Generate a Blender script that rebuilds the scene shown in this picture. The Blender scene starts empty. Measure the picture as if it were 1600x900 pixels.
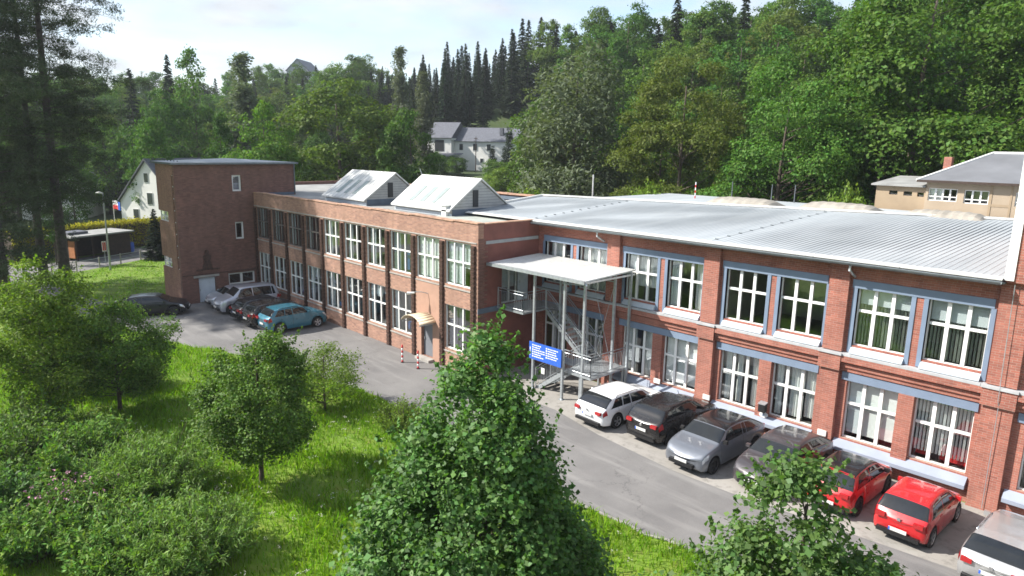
import bpy, math, random
import numpy as np
from mathutils import Vector, Matrix

random.seed(7)
RNG = np.random.default_rng(11)
SC = bpy.context.scene
COL = SC.collection
rad = math.radians

# ------------------------------------------------------------------ camera
CAM = Vector((52.483, -22.657, 11.975))
PITCH, YAW, ROLL, FPX = 0.20324, -0.80520, 0.018449, 1080.43
def cam_axes():
    cp, sp, cw, sw = math.cos(PITCH), math.sin(PITCH), math.cos(YAW), math.sin(YAW)
    fwd = Vector((sw*cp, cw*cp, -sp)); right = Vector((cw, -sw, 0)); up = right.cross(fwd)
    cr, sr = math.cos(ROLL), math.sin(ROLL)
    return right*cr+up*sr, up*cr-right*sr, fwd
cam_data = bpy.data.cameras.new('camera'); cam = bpy.data.objects.new('camera', cam_data); COL.objects.link(cam)
R_, U_, F_ = cam_axes()
cam.matrix_world = Matrix(((R_.x, U_.x, -F_.x, CAM.x), (R_.y, U_.y, -F_.y, CAM.y), (R_.z, U_.z, -F_.z, CAM.z), (0, 0, 0, 1)))
cam_data.sensor_width = 36; cam_data.lens = 36*FPX/1600
cam_data.clip_start = 0.1; cam_data.clip_end = 12000
SC.camera = cam

# ------------------------------------------------------------------ light, sky, exposure
SUN_EL, SUN_STRENGTH, SKY_STRENGTH, EXPOSURE = 40.0, 4.8, 0.14, 0.92
sun_data = bpy.data.lights.new('sun', 'SUN'); sun = bpy.data.objects.new('sun', sun_data); COL.objects.link(sun)
sun_data.energy = SUN_STRENGTH; sun_data.angle = rad(0.55); sun_data.color = (1.0, 0.955, 0.88)
ld = Vector((1.0, 1.02, 0)).normalized()*math.cos(rad(SUN_EL)); ld.z = -math.sin(rad(SUN_EL))
sun.rotation_euler = ld.to_track_quat('-Z', 'Y').to_euler(); sun.location = (0, -40, 60)
W = bpy.data.worlds.new('World'); SC.world = W; W.use_nodes = True
nt = W.node_tree; nt.nodes.clear()
def N(tree, typ, **kw):
    n = tree.nodes.new(typ)
    for k, v in kw.items(): setattr(n, k, v)
    return n
out = N(nt, 'ShaderNodeOutputWorld'); bg = N(nt, 'ShaderNodeBackground'); bg.inputs[1].default_value = SKY_STRENGTH
sky = N(nt, 'ShaderNodeTexSky'); sky.sky_type = 'NISHITA'; sky.sun_disc = False
sky.sun_elevation = rad(SUN_EL); sky.sun_rotation = rad(225); sky.altitude = 300; sky.dust_density = 1.2
tc = N(nt, 'ShaderNodeTexCoord'); sep = N(nt, 'ShaderNodeSeparateXYZ'); nt.links.new(tc.outputs['Generated'], sep.inputs[0])
zc = N(nt, 'ShaderNodeMath', operation='MAXIMUM'); zc.inputs[1].default_value = 0.0; nt.links.new(sep.outputs[2], zc.inputs[0])
za = N(nt, 'ShaderNodeMath', operation='ADD'); za.inputs[1].default_value = 0.16; nt.links.new(zc.outputs[0], za.inputs[0])
cmb = N(nt, 'ShaderNodeCombineXYZ')
for i in (0, 1):
    d = N(nt, 'ShaderNodeMath', operation='DIVIDE'); nt.links.new(sep.outputs[i], d.inputs[0]); nt.links.new(za.outputs[0], d.inputs[1]); nt.links.new(d.outputs[0], cmb.inputs[i])
n1 = N(nt, 'ShaderNodeTexNoise'); n1.inputs['Scale'].default_value = 1.15; n1.inputs['Detail'].default_value = 7; n1.inputs['Roughness'].default_value = 0.56
n1.inputs['Distortion'].default_value = 0.35
nt.links.new(cmb.outputs[0], n1.inputs['Vector'])
r1 = N(nt, 'ShaderNodeValToRGB'); r1.color_ramp.elements[0].position = 0.37; r1.color_ramp.elements[1].position = 0.62
nt.links.new(n1.outputs['Fac'], r1.inputs[0])
n2 = N(nt, 'ShaderNodeTexNoise'); n2.inputs['Scale'].default_value = 2.6; n2.inputs['Detail'].default_value = 6
nt.links.new(cmb.outputs[0], n2.inputs['Vector'])
r2 = N(nt, 'ShaderNodeValToRGB'); r2.color_ramp.elements[0].position = 0.32; r2.color_ramp.elements[1].position = 0.7
r2.color_ramp.elements[0].color = (2.75, 2.98, 3.3, 1); r2.color_ramp.elements[1].color = (3.85, 3.97, 4.07, 1)
nt.links.new(n2.outputs['Fac'], r2.inputs[0])
mx = N(nt, 'ShaderNodeMixRGB'); nt.links.new(r1.outputs[0], mx.inputs[0]); nt.links.new(sky.outputs[0], mx.inputs[1]); nt.links.new(r2.outputs[0], mx.inputs[2])
nt.links.new(mx.outputs[0], bg.inputs[0]); nt.links.new(bg.outputs[0], out.inputs[0])
SC.view_settings.view_transform = 'Standard'; SC.view_settings.look = 'None'
SC.view_settings.exposure = EXPOSURE; SC.view_settings.gamma = 1; SC.view_settings.use_curve_mapping = False
SC.cycles.max_bounces = 7; SC.cycles.diffuse_bounces = 3; SC.cycles.glossy_bounces = 3; SC.cycles.transmission_bounces = 4
SC.cycles.transparent_max_bounces = 8; SC.cycles.caustics_reflective = False; SC.cycles.caustics_refractive = False
SC.cycles.sample_clamp_indirect = 6; SC.cycles.filter_width = 1.6

# ------------------------------------------------------------------ materials
def mat(name):
    m = bpy.data.materials.new(name); m.use_nodes = True; t = m.node_tree
    b = t.nodes['Principled BSDF']
    return m, t, b
def ramp(t, fac, c0, c1, p0=0.3, p1=0.7):
    r = N(t, 'ShaderNodeValToRGB'); e = r.color_ramp.elements
    e[0].position = p0; e[1].position = p1; e[0].color = (*c0, 1); e[1].color = (*c1, 1)
    t.links.new(fac, r.inputs[0]); return r
def noise(t, vec, scale, detail=4, rough=0.55):
    n = N(t, 'ShaderNodeTexNoise'); n.inputs['Scale'].default_value = scale; n.inputs['Detail'].default_value = detail
    n.inputs['Roughness'].default_value = rough
    if vec is not None: t.links.new(vec, n.inputs['Vector'])
    return n
def bump(t, b, h, strength=0.3, dist=0.02):
    bp = N(t, 'ShaderNodeBump'); bp.inputs['Strength'].default_value = strength; bp.inputs['Distance'].default_value = dist
    t.links.new(h, bp.inputs['Height']); t.links.new(bp.outputs[0], b.inputs['Normal'])
def plain(name, c, rough=0.6, metal=0.0, var=0.12, scale=3.0, bmp=0.0, coat=0.0, spec=0.5):
    m, t, b = mat(name)
    g = N(t, 'ShaderNodeNewGeometry')
    n = noise(t, g.outputs['Position'], scale)
    r = ramp(t, n.outputs['Fac'], [x*(1-var) for x in c], [min(1, x*(1+var)) for x in c])
    t.links.new(r.outputs[0], b.inputs['Base Color'])
    b.inputs['Roughness'].default_value = rough; b.inputs['Metallic'].default_value = metal
    b.inputs['Coat Weight'].default_value = coat; b.inputs['Coat Roughness'].default_value = 0.04
    b.inputs['Specular IOR Level'].default_value = spec
    if bmp: bump(t, b, n.outputs['Fac'], bmp, 0.02)
    return m
def brick_mat(name, c1, c2, mortar, stain, bw=0.25, rh=0.0833, big=0.35, odd=0.5):
    m, t, b = mat(name)
    g = N(t, 'ShaderNodeNewGeometry'); s = N(t, 'ShaderNodeSeparateXYZ'); t.links.new(g.outputs['Position'], s.inputs[0])
    a = N(t, 'ShaderNodeMath', operation='ADD'); t.links.new(s.outputs[0], a.inputs[0]); t.links.new(s.outputs[1], a.inputs[1])
    c = N(t, 'ShaderNodeCombineXYZ'); t.links.new(a.outputs[0], c.inputs[0]); t.links.new(s.outputs[2], c.inputs[1])
    br = N(t, 'ShaderNodeTexBrick'); br.inputs['Scale'].default_value = 1
    br.inputs['Brick Width'].default_value = bw; br.inputs['Row Height'].default_value = rh
    br.inputs['Mortar Size'].default_value = 0.006; br.inputs['Mortar Smooth'].default_value = 0.1; br.inputs['Bias'].default_value = -0.1
    br.inputs['Color1'].default_value = (*c1, 1); br.inputs['Color2'].default_value = (*c2, 1); br.inputs['Mortar'].default_value = (*mortar, 1)
    t.links.new(c.outputs[0], br.inputs['Vector'])
    # second brick layer keyed off the same grid for scattered odd bricks
    wn = N(t, 'ShaderNodeTexWhiteNoise'); wn.noise_dimensions = '2D'
    sn = N(t, 'ShaderNodeVectorMath', operation='SNAP'); sn.inputs[1].default_value = (bw, rh, 1); t.links.new(c.outputs[0], sn.inputs[0]); t.links.new(sn.outputs[0], wn.inputs['Vector'])
    r0 = ramp(t, wn.outputs['Value'], (0.72, 0.72, 0.72), (1.25, 1.2, 1.15), 0.05, 0.95)
    mu = N(t, 'ShaderNodeMixRGB', blend_type='MULTIPLY'); mu.inputs[0].default_value = odd
    t.links.new(br.outputs['Color'], mu.inputs[1]); t.links.new(r0.outputs[0], mu.inputs[2])
    n = noise(t, g.outputs['Position'], big, 6, 0.65)
    r = ramp(t, n.outputs['Fac'], (0, 0, 0), (1, 1, 1), 0.42, 0.72)
    mx = N(t, 'ShaderNodeMixRGB'); t.links.new(r.outputs[0], mx.inputs[0]); t.links.new(mu.outputs[0], mx.inputs[1])
    st = N(t, 'ShaderNodeMixRGB', blend_type='MIX'); st.inputs[0].default_value = 0.45; st.inputs[2].default_value = (*stain, 1)
    t.links.new(mu.outputs[0], st.inputs[1]); t.links.new(st.outputs[0], mx.inputs[2])
    sv = N(t, 'ShaderNodeVectorMath', operation='MULTIPLY'); sv.inputs[1].default_value = (1.5, 0.32, 1); t.links.new(c.outputs[0], sv.inputs[0])
    sn_ = noise(t, sv.outputs[0], 1.0, 5, 0.6); rs_ = ramp(t, sn_.outputs['Fac'], (0.80, 0.78, 0.77), (1.06, 1.06, 1.06), 0.34, 0.64)
    wk = N(t, 'ShaderNodeMixRGB', blend_type='MULTIPLY'); wk.inputs[0].default_value = 0.8; t.links.new(mx.outputs[0], wk.inputs[1]); t.links.new(rs_.outputs[0], wk.inputs[2])
    t.links.new(wk.outputs[0], b.inputs['Base Color']); b.inputs['Roughness'].default_value = 0.85
    iv = N(t, 'ShaderNodeMath', operation='SUBTRACT'); iv.inputs[0].default_value = 1; t.links.new(br.outputs['Fac'], iv.inputs[1])
    bump(t, b, iv.outputs[0], 0.5, 0.01)
    return m
def leaf_mat(name, c, hue=0.02, val=0.35, trans=0.38, gloss=0.05, objvar=0.0):
    m = bpy.data.materials.new(name); m.use_nodes = True; t = m.node_tree; t.nodes.clear()
    o = N(t, 'ShaderNodeOutputMaterial'); g = N(t, 'ShaderNodeNewGeometry')
    hs = N(t, 'ShaderNodeHueSaturation'); hs.inputs['Color'].default_value = (*c, 1)
    def rng(src, lo, hi):
        mr = N(t, 'ShaderNodeMapRange'); mr.inputs['To Min'].default_value = lo; mr.inputs['To Max'].default_value = hi; t.links.new(src, mr.inputs['Value']); return mr.outputs[0]
    t.links.new(rng(g.outputs['Random Per Island'], 1-val, 1+val), hs.inputs['Value'])
    oi = N(t, 'ShaderNodeObjectInfo'); wn = N(t, 'ShaderNodeTexWhiteNoise'); wn.noise_dimensions = '1D'; t.links.new(g.outputs['Random Per Island'], wn.inputs['W'])
    t.links.new(rng(wn.outputs['Value'], 0.5-hue, 0.5+hue), hs.inputs['Hue'])
    col = hs.outputs[0]
    if objvar:
        h2 = N(t, 'ShaderNodeHueSaturation'); t.links.new(col, h2.inputs['Color'])
        w2 = N(t, 'ShaderNodeTexWhiteNoise'); w2.noise_dimensions = '1D'; t.links.new(oi.outputs['Random'], w2.inputs['W'])
        t.links.new(rng(oi.outputs['Random'], 1-objvar, 1+objvar), h2.inputs['Value']); t.links.new(rng(w2.outputs['Value'], 0.475, 0.52), h2.inputs['Hue'])
        col = h2.outputs[0]
    df = N(t, 'ShaderNodeBsdfDiffuse'); tr = N(t, 'ShaderNodeBsdfTranslucent'); gl = N(t, 'ShaderNodeBsdfGlossy'); gl.inputs['Roughness'].default_value = 0.6
    br = N(t, 'ShaderNodeMixRGB', blend_type='MULTIPLY'); br.inputs[0].default_value = 1; br.inputs[2].default_value = (1.25, 1.35, 0.55, 1); t.links.new(col, br.inputs[1])
    t.links.new(col, df.inputs['Color']); t.links.new(br.outputs[0], tr.inputs['Color'])
    m1 = N(t, 'ShaderNodeMixShader'); m1.inputs[0].default_value = trans; t.links.new(df.outputs[0], m1.inputs[1]); t.links.new(tr.outputs[0], m1.inputs[2])
    m2 = N(t, 'ShaderNodeMixShader'); m2.inputs[0].default_value = gloss; t.links.new(m1.outputs[0], m2.inputs[1]); t.links.new(gl.outputs[0], m2.inputs[2])
    t.links.new(m2.outputs[0], o.inputs[0]); return m
def glass_mat(name, tint, refl=0.14, rough=0.0):
    m = bpy.data.materials.new(name); m.use_nodes = True; t = m.node_tree; t.nodes.clear()
    o = N(t, 'ShaderNodeOutputMaterial'); f = N(t, 'ShaderNodeLayerWeight'); f.inputs[0].default_value = 0.5
    p5 = N(t, 'ShaderNodeMath', operation='POWER'); p5.inputs[1].default_value = 4.0; t.links.new(f.outputs['Facing'], p5.inputs[0])
    a = N(t, 'ShaderNodeMath', operation='ADD'); a.use_clamp = True; a.inputs[1].default_value = refl; t.links.new(p5.outputs[0], a.inputs[0])
    tr = N(t, 'ShaderNodeBsdfTransparent'); tr.inputs[0].default_value = (*tint, 1)
    gl = N(t, 'ShaderNodeBsdfGlossy'); gl.inputs['Roughness'].default_value = rough; gl.inputs['Color'].default_value = (0.95, 0.97, 1, 1)
    mx = N(t, 'ShaderNodeMixShader'); t.links.new(a.outputs[0], mx.inputs[0]); t.links.new(tr.outputs[0], mx.inputs[1]); t.links.new(gl.outputs[0], mx.inputs[2])
    t.links.new(mx.outputs[0], o.inputs[0]); return m
def car_paint(name, c, metal=0.0, rough=0.35):
    m, t, b = mat(name); b.inputs['Base Color'].default_value = (*c, 1); b.inputs['Metallic'].default_value = metal; b.inputs['Roughness'].default_value = rough
    b.inputs['Coat Weight'].default_value = 0.9 if max(c) > .03 else 0.35; b.inputs['Coat Roughness'].default_value = 0.03
    g = N(t, 'ShaderNodeNewGeometry'); n = noise(t, g.outputs['Position'], 5, 5, 0.7)   # thin road dust
    r = ramp(t, n.outputs['Fac'], (rough*0.8,)*3, (min(1, rough*1.3),)*3); t.links.new(r.outputs[0], b.inputs['Roughness'])
    return m
M = {}
M['brickA'] = brick_mat('orange_brick', (0.385, 0.21, 0.15), (0.285, 0.15, 0.11), (0.35, 0.28, 0.235), (0.41, 0.25, 0.175), odd=0.65)
M['brickB'] = brick_mat('red_brick', (0.355, 0.122, 0.086), (0.26, 0.09, 0.066), (0.38, 0.265, 0.22), (0.42, 0.195, 0.145))
M['brickT'] = brick_mat('tower_shade_brick', (0.225, 0.108, 0.083), (0.155, 0.076, 0.06), (0.18, 0.125, 0.105), (0.19, 0.105, 0.083), odd=0.5)  # darker copy of the tower brick, side-wall shade put into the colour
M['brickF'] = brick_mat('tower_lit_brick', (0.33, 0.17, 0.115), (0.25, 0.125, 0.09), (0.27, 0.20, 0.165), (0.30, 0.165, 0.115), odd=0.4)  # lighter copy of the tower brick for its sunlit front
M['clinker'] = plain('dark_clinker_brick', (0.075, 0.04, 0.03), 0.5, var=0.5, scale=9)
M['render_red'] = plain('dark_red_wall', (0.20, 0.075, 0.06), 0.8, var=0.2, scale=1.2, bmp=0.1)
M['render_pink'] = plain('pink_render', (0.40, 0.24, 0.175), 0.85, var=0.1, scale=1.5)
M['concrete'] = plain('concrete', (0.36, 0.34, 0.31), 0.9, var=0.2, scale=2, bmp=0.2)
M['greyband'] = plain('grey_band', (0.30, 0.31, 0.32), 0.8)
M['darkband'] = plain('dark_blue_grey_band', (0.10, 0.13, 0.17), 0.8)
M['white'] = plain('white_paint', (0.80, 0.80, 0.78), 0.4, var=0.04)
M['offwhite'] = plain('offwhite_metal', (0.70, 0.70, 0.67), 0.5, var=0.1, scale=4)
M['blue'] = plain('blue_grey_paint', (0.175, 0.228, 0.315), 0.6, var=0.08, scale=2)
M['bluesill'] = plain('pale_blue_grey_sill', (0.27, 0.305, 0.375), 0.6, var=0.08, scale=2)
M['whitesill'] = plain('pale_sill_sheet', (0.50, 0.55, 0.60), 0.45, var=0.07, scale=2)
M['galv'] = plain('galvanised_steel', (0.42, 0.45, 0.47), 0.45, 0.6, var=0.15, scale=6)
M['gutter'] = plain('grey_gutter', (0.16, 0.18, 0.19), 0.45, 0.5, var=0.2, scale=4)
def roof_sheet_mat():
    m, t, b = mat('grey_roof_sheet'); g = N(t, 'ShaderNodeNewGeometry')
    mp = N(t, 'ShaderNodeVectorMath', operation='MULTIPLY'); mp.inputs[1].default_value = (1.0, 0.12, 1); t.links.new(g.outputs['Position'], mp.inputs[0])
    n = noise(t, mp.outputs[0], 0.9, 6, 0.65); r = ramp(t, n.outputs['Fac'], (0.33, 0.36, 0.38), (0.44, 0.47, 0.485), 0.3, 0.72)
    n2 = noise(t, g.outputs['Position'], 0.14, 3); r2 = ramp(t, n2.outputs['Fac'], (0.8, 0.8, 0.8), (1.05, 1.05, 1.05))
    mu = N(t, 'ShaderNodeMixRGB', blend_type='MULTIPLY'); mu.inputs[0].default_value = 1; t.links.new(r.outputs[0], mu.inputs[1]); t.links.new(r2.outputs[0], mu.inputs[2])
    t.links.new(mu.outputs[0], b.inputs['Base Color']); b.inputs['Roughness'].default_value = 0.62
    return m
M['roofsheet'] = roof_sheet_mat()
M['bitumen'] = plain('grey_flat_roofing', (0.27, 0.27, 0.26), 0.85, var=0.25, scale=0.8, bmp=0.1)
M['greenbitumen'] = plain('pale_green_grey_roofing', (0.34, 0.36, 0.32), 0.85, var=0.15, scale=0.8)
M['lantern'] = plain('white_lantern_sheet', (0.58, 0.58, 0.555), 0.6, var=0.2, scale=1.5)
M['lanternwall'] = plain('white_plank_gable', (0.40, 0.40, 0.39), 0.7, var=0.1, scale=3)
M['translucent'] = plain('dusty_rooflight', (0.24, 0.29, 0.28), 0.6, var=0.12)
M['dome'] = plain('weathered_dome', (0.30, 0.275, 0.235), 0.8, var=0.2, scale=1.5)
M['ledge'] = plain('grey_ledge', (0.40, 0.41, 0.42), 0.7, var=0.12)
M['dark'] = plain('dark_metal', (0.02, 0.022, 0.025), 0.5)
M['black'] = plain('black_plastic', (0.012, 0.012, 0.013), 0.45)
M['coping'] = plain('terracotta_coping', (0.42, 0.25, 0.17), 0.8, var=0.3, scale=3)
M['hiproof'] = plain('weathered_grey_sheet_roof', (0.15, 0.155, 0.168), 0.7, var=0.15, scale=0.6)
M['moss'] = plain('ochre_moss', (0.26, 0.19, 0.05), 0.95, var=0.4, scale=8, bmp=0.6)
M['interior'] = plain('room_wall', (0.42, 0.40, 0.36), 0.9)
M['floorin'] = plain('room_floor', (0.20, 0.18, 0.16), 0.7)
M['curtain'] = plain('white_curtain', (0.78, 0.78, 0.76), 0.9, var=0.06)
M['blind'] = plain('grey_blind', (0.60, 0.63, 0.65), 0.8, var=0.06)
M['darkcurtain'] = plain('mauve_curtain', (0.34, 0.30, 0.36), 0.9, var=0.15)
M['bluebox'] = plain('blue_crate', (0.03, 0.09, 0.30), 0.5)
M['orangebox'] = plain('orange_crate', (0.55, 0.16, 0.05), 0.5)
M['glass'] = glass_mat('window_glass', (0.93, 0.955, 0.95), 0.085)
M['carglass'] = plain('tinted_car_glass', (0.012, 0.014, 0.016), 0.03, var=0.2, spec=0.75)
M['darkslat'] = plain('olive_grey_slat', (0.26, 0.28, 0.24), 0.8, var=0.1)
M['door_grey'] = plain('grey_door', (0.17, 0.18, 0.20), 0.5, var=0.06)
M['door_white'] = plain('pale_blue_door', (0.62, 0.68, 0.75), 0.5, var=0.06)
M['yellowpoly'] = plain('yellowed_canopy_sheet', (0.66, 0.56, 0.40), 0.35, var=0.1)
M['red'] = plain('red_paint', (0.55, 0.03, 0.03), 0.4, var=0.06)
M['signblue'] = plain('blue_sign', (0.035, 0.12, 0.52), 0.35, var=0.05)
M['yellow'] = plain('yellow_plastic', (0.55, 0.42, 0.02), 0.5, var=0.1)
M['slate'] = plain('slate_roof', (0.11, 0.115, 0.135), 0.55, var=0.2, scale=3)
M['whitewall'] = plain('white_house_render', (0.74, 0.73, 0.69), 0.9, var=0.06, scale=0.6)
M['beige'] = plain('beige_render', (0.335, 0.255, 0.17), 0.9, var=0.14, scale=0.7)
M['beige2'] = plain('pale_beige_render', (0.37, 0.295, 0.215), 0.9, var=0.1, scale=0.7)
M['timberframe'] = plain('old_dark_window_frame', (0.13, 0.11, 0.10), 0.7, var=0.15)
M['timber'] = plain('dark_timber', (0.045, 0.028, 0.02), 0.8, var=0.3, scale=4)
M['orangetimber'] = plain('orange_timber', (0.36, 0.14, 0.05), 0.8, var=0.2)
M['bark'] = plain('bark', (0.085, 0.065, 0.05), 0.95, var=0.4, scale=6, bmp=0.8)
M['pinebark'] = plain('pine_bark', (0.075, 0.06, 0.052), 0.95, var=0.4, scale=4, bmp=0.8)
M['tyre'] = plain('tyre_rubber', (0.018, 0.018, 0.019), 0.8)
M['rim'] = plain('alloy_rim', (0.46, 0.47, 0.49), 0.3, 0.7)
M['darkrim'] = plain('dark_alloy_rim', (0.06, 0.06, 0.065), 0.35, 0.6)
M['plate'] = plain('number_plate', (0.58, 0.58, 0.56), 0.5, var=0.05)
M['tail'] = plain('tail_lamp_red', (0.35, 0.01, 0.012), 0.15, var=0.05, coat=1)
M['head'] = plain('head_lamp_lens', (0.62, 0.65, 0.68), 0.12, 0.3, var=0.1, coat=1)
M['chrome'] = plain('bright_trim', (0.65, 0.66, 0.67), 0.2, 0.9, var=0.05)
M['dish'] = plain('purple_flower', (0.62, 0.30, 0.42), 0.8, var=0.2)
# ground materials
def asphalt():
    m, t, b = mat('worn_asphalt'); g = N(t, 'ShaderNodeNewGeometry'); P = g.outputs['Position']
    n = noise(t, P, 0.35, 7, 0.62); r = ramp(t, n.outputs['Fac'], (0.135, 0.13, 0.128), (0.20, 0.193, 0.187), 0.32, 0.68)
    f = noise(t, P, 28, 3, 0.7); rf = ramp(t, f.outputs['Fac'], (0.84, 0.84, 0.84), (1.14, 1.14, 1.14))
    mu = N(t, 'ShaderNodeMixRGB', blend_type='MULTIPLY'); mu.inputs[0].default_value = 1; t.links.new(r.outputs[0], mu.inputs[1]); t.links.new(rf.outputs[0], mu.inputs[2])
    # pale worn streaks across the carriageway, dark seams of old repairs
    mp = N(t, 'ShaderNodeMapping'); mp.inputs['Rotation'].default_value = (0, 0, rad(35)); mp.inputs['Scale'].default_value = (0.22, 1.5, 1); t.links.new(P, mp.inputs[0])
    s = noise(t, mp.outputs[0], 1.0, 4, 0.6); rs = ramp(t, s.outputs['Fac'], (0, 0, 0), (1, 1, 1), 0.52, 0.72)
    m2 = N(t, 'ShaderNodeMixRGB'); t.links.new(rs.outputs[0], m2.inputs[0]); t.links.new(mu.outputs[0], m2.inputs[1]); m2.inputs[2].default_value = (0.23, 0.222, 0.213, 1)
    dn = noise(t, P, 1.3, 5, 0.7); ds = N(t, 'ShaderNodeVectorMath', operation='SCALE'); ds.inputs['Scale'].default_value = 1.6; t.links.new(dn.outputs['Color'], ds.inputs[0])
    da = N(t, 'ShaderNodeVectorMath', operation='ADD'); t.links.new(P, da.inputs[0]); t.links.new(ds.outputs[0], da.inputs[1])
    v = N(t, 'ShaderNodeTexVoronoi'); v.feature = 'DISTANCE_TO_EDGE'; v.inputs['Scale'].default_value = 0.28; t.links.new(da.outputs[0], v.inputs['Vector'])
    rv = ramp(t, v.outputs['Distance'], (0.55, 0.55, 0.55), (1, 1, 1), 0.002, 0.012)
    mk = noise(t, P, 0.22, 2); rk = ramp(t, mk.outputs['Fac'], (0, 0, 0), (0.8, 0.8, 0.8), 0.5, 0.62)
    m3 = N(t, 'ShaderNodeMixRGB', blend_type='MULTIPLY'); t.links.new(rk.outputs[0], m3.inputs[0]); t.links.new(m2.outputs[0], m3.inputs[1]); t.links.new(rv.outputs[0], m3.inputs[2])
    t.links.new(m3.outputs[0], b.inputs['Base Color']); b.inputs['Roughness'].default_value = 0.9; bump(t, b, f.outputs['Fac'], 0.25, 0.01)
    return m
M['asphalt'] = asphalt()
def two_noise(name, a, b_, c, s1, s2, rough=0.95, bm=0.3):
    m, t, b = mat(name); g = N(t, 'ShaderNodeNewGeometry'); P = g.outputs['Position']
    n = noise(t, P, s1, 6, 0.6); r = ramp(t, n.outputs['Fac'], a, b_, 0.34, 0.66); f = noise(t, P, s2, 5, 0.65); rf = ramp(t, f.outputs['Fac'], (0, 0, 0), (1, 1, 1), 0.5, 0.72)
    mx = N(t, 'ShaderNodeMixRGB'); t.links.new(rf.outputs[0], mx.inputs[0]); t.links.new(r.outputs[0], mx.inputs[1]); mx.inputs[2].default_value = (*c, 1)
    t.links.new(mx.outputs[0], b.inputs['Base Color']); b.inputs['Roughness'].default_value = rough; bump(t, b, f.outputs['Fac'], bm, 0.05); return m
M['strip'] = two_noise('concrete_parking', (0.27, 0.255, 0.232), (0.34, 0.32, 0.292), (0.19, 0.178, 0.16), 0.5, 2.5, 0.9, 0.1)
M['soil'] = two_noise('bare_soil', (0.26, 0.19, 0.14), (0.33, 0.25, 0.19), (0.2, 0.15, 0.1), 0.8, 4)
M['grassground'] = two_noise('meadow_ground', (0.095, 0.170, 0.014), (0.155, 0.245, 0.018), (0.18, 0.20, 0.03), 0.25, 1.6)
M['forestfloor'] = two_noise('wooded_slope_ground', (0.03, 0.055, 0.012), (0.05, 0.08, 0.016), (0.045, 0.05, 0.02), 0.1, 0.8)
L_ = {}
L_['linden'] = leaf_mat('linden_leaf', (0.098, 0.200, 0.046), 0.018, 0.5, 0.40, 0.03)
L_['near'] = leaf_mat('poplar_leaf', (0.090, 0.168, 0.038), 0.02, 0.4, 0.4, 0.03)
L_['young'] = leaf_mat('young_tree_leaf', (0.098, 0.178, 0.026), 0.02, 0.45, 0.38, 0.025)
L_['bright'] = leaf_mat('bright_leaf', (0.130, 0.205, 0.022), 0.018, 0.4, 0.42, 0.02)
L_['willow'] = leaf_mat('willow_leaf', (0.150, 0.262, 0.045), 0.018, 0.4, 0.40, 0.03)
L_['weed'] = leaf_mat('weed_leaf', (0.135, 0.245, 0.045), 0.03, 0.4, 0.38, 0.02)
L_['broad'] = leaf_mat('broadleaf', (0.074, 0.148, 0.022), 0.02, 0.35, 0.36, 0.015, 0.25)
L_['broadnear'] = leaf_mat('broadleaf_behind_hall', (0.080, 0.160, 0.024), 0.02, 0.38, 0.36, 0.015, 0.18)
L_['broadyellow'] = leaf_mat('yellowish_broadleaf', (0.100, 0.136, 0.024), 0.018, 0.35, 0.36, 0.015, 0.10)
L_['greywillow'] = leaf_mat('grey_willow_leaf', (0.105, 0.130, 0.072), 0.015, 0.3, 0.32, 0.02, 0.1)
L_['spruce'] = leaf_mat('spruce_needles', (0.030, 0.048, 0.024), 0.02, 0.35, 0.18, 0.015, 0.3)
L_['pine'] = leaf_mat('pine_needles', (0.058, 0.082, 0.038), 0.025, 0.4, 0.2, 0.02)
L_['hedge'] = leaf_mat('golden_hedge_leaf', (0.36, 0.33, 0.03), 0.02, 0.35, 0.36, 0.02)
L_['grass'] = leaf_mat('meadow_blade', (0.165, 0.305, 0.016), 0.02, 0.4, 0.42, 0.015)
L_['seed'] = leaf_mat('pale_seed_head', (0.45, 0.45, 0.36), 0.02, 0.2, 0.3, 0.01)

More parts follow.
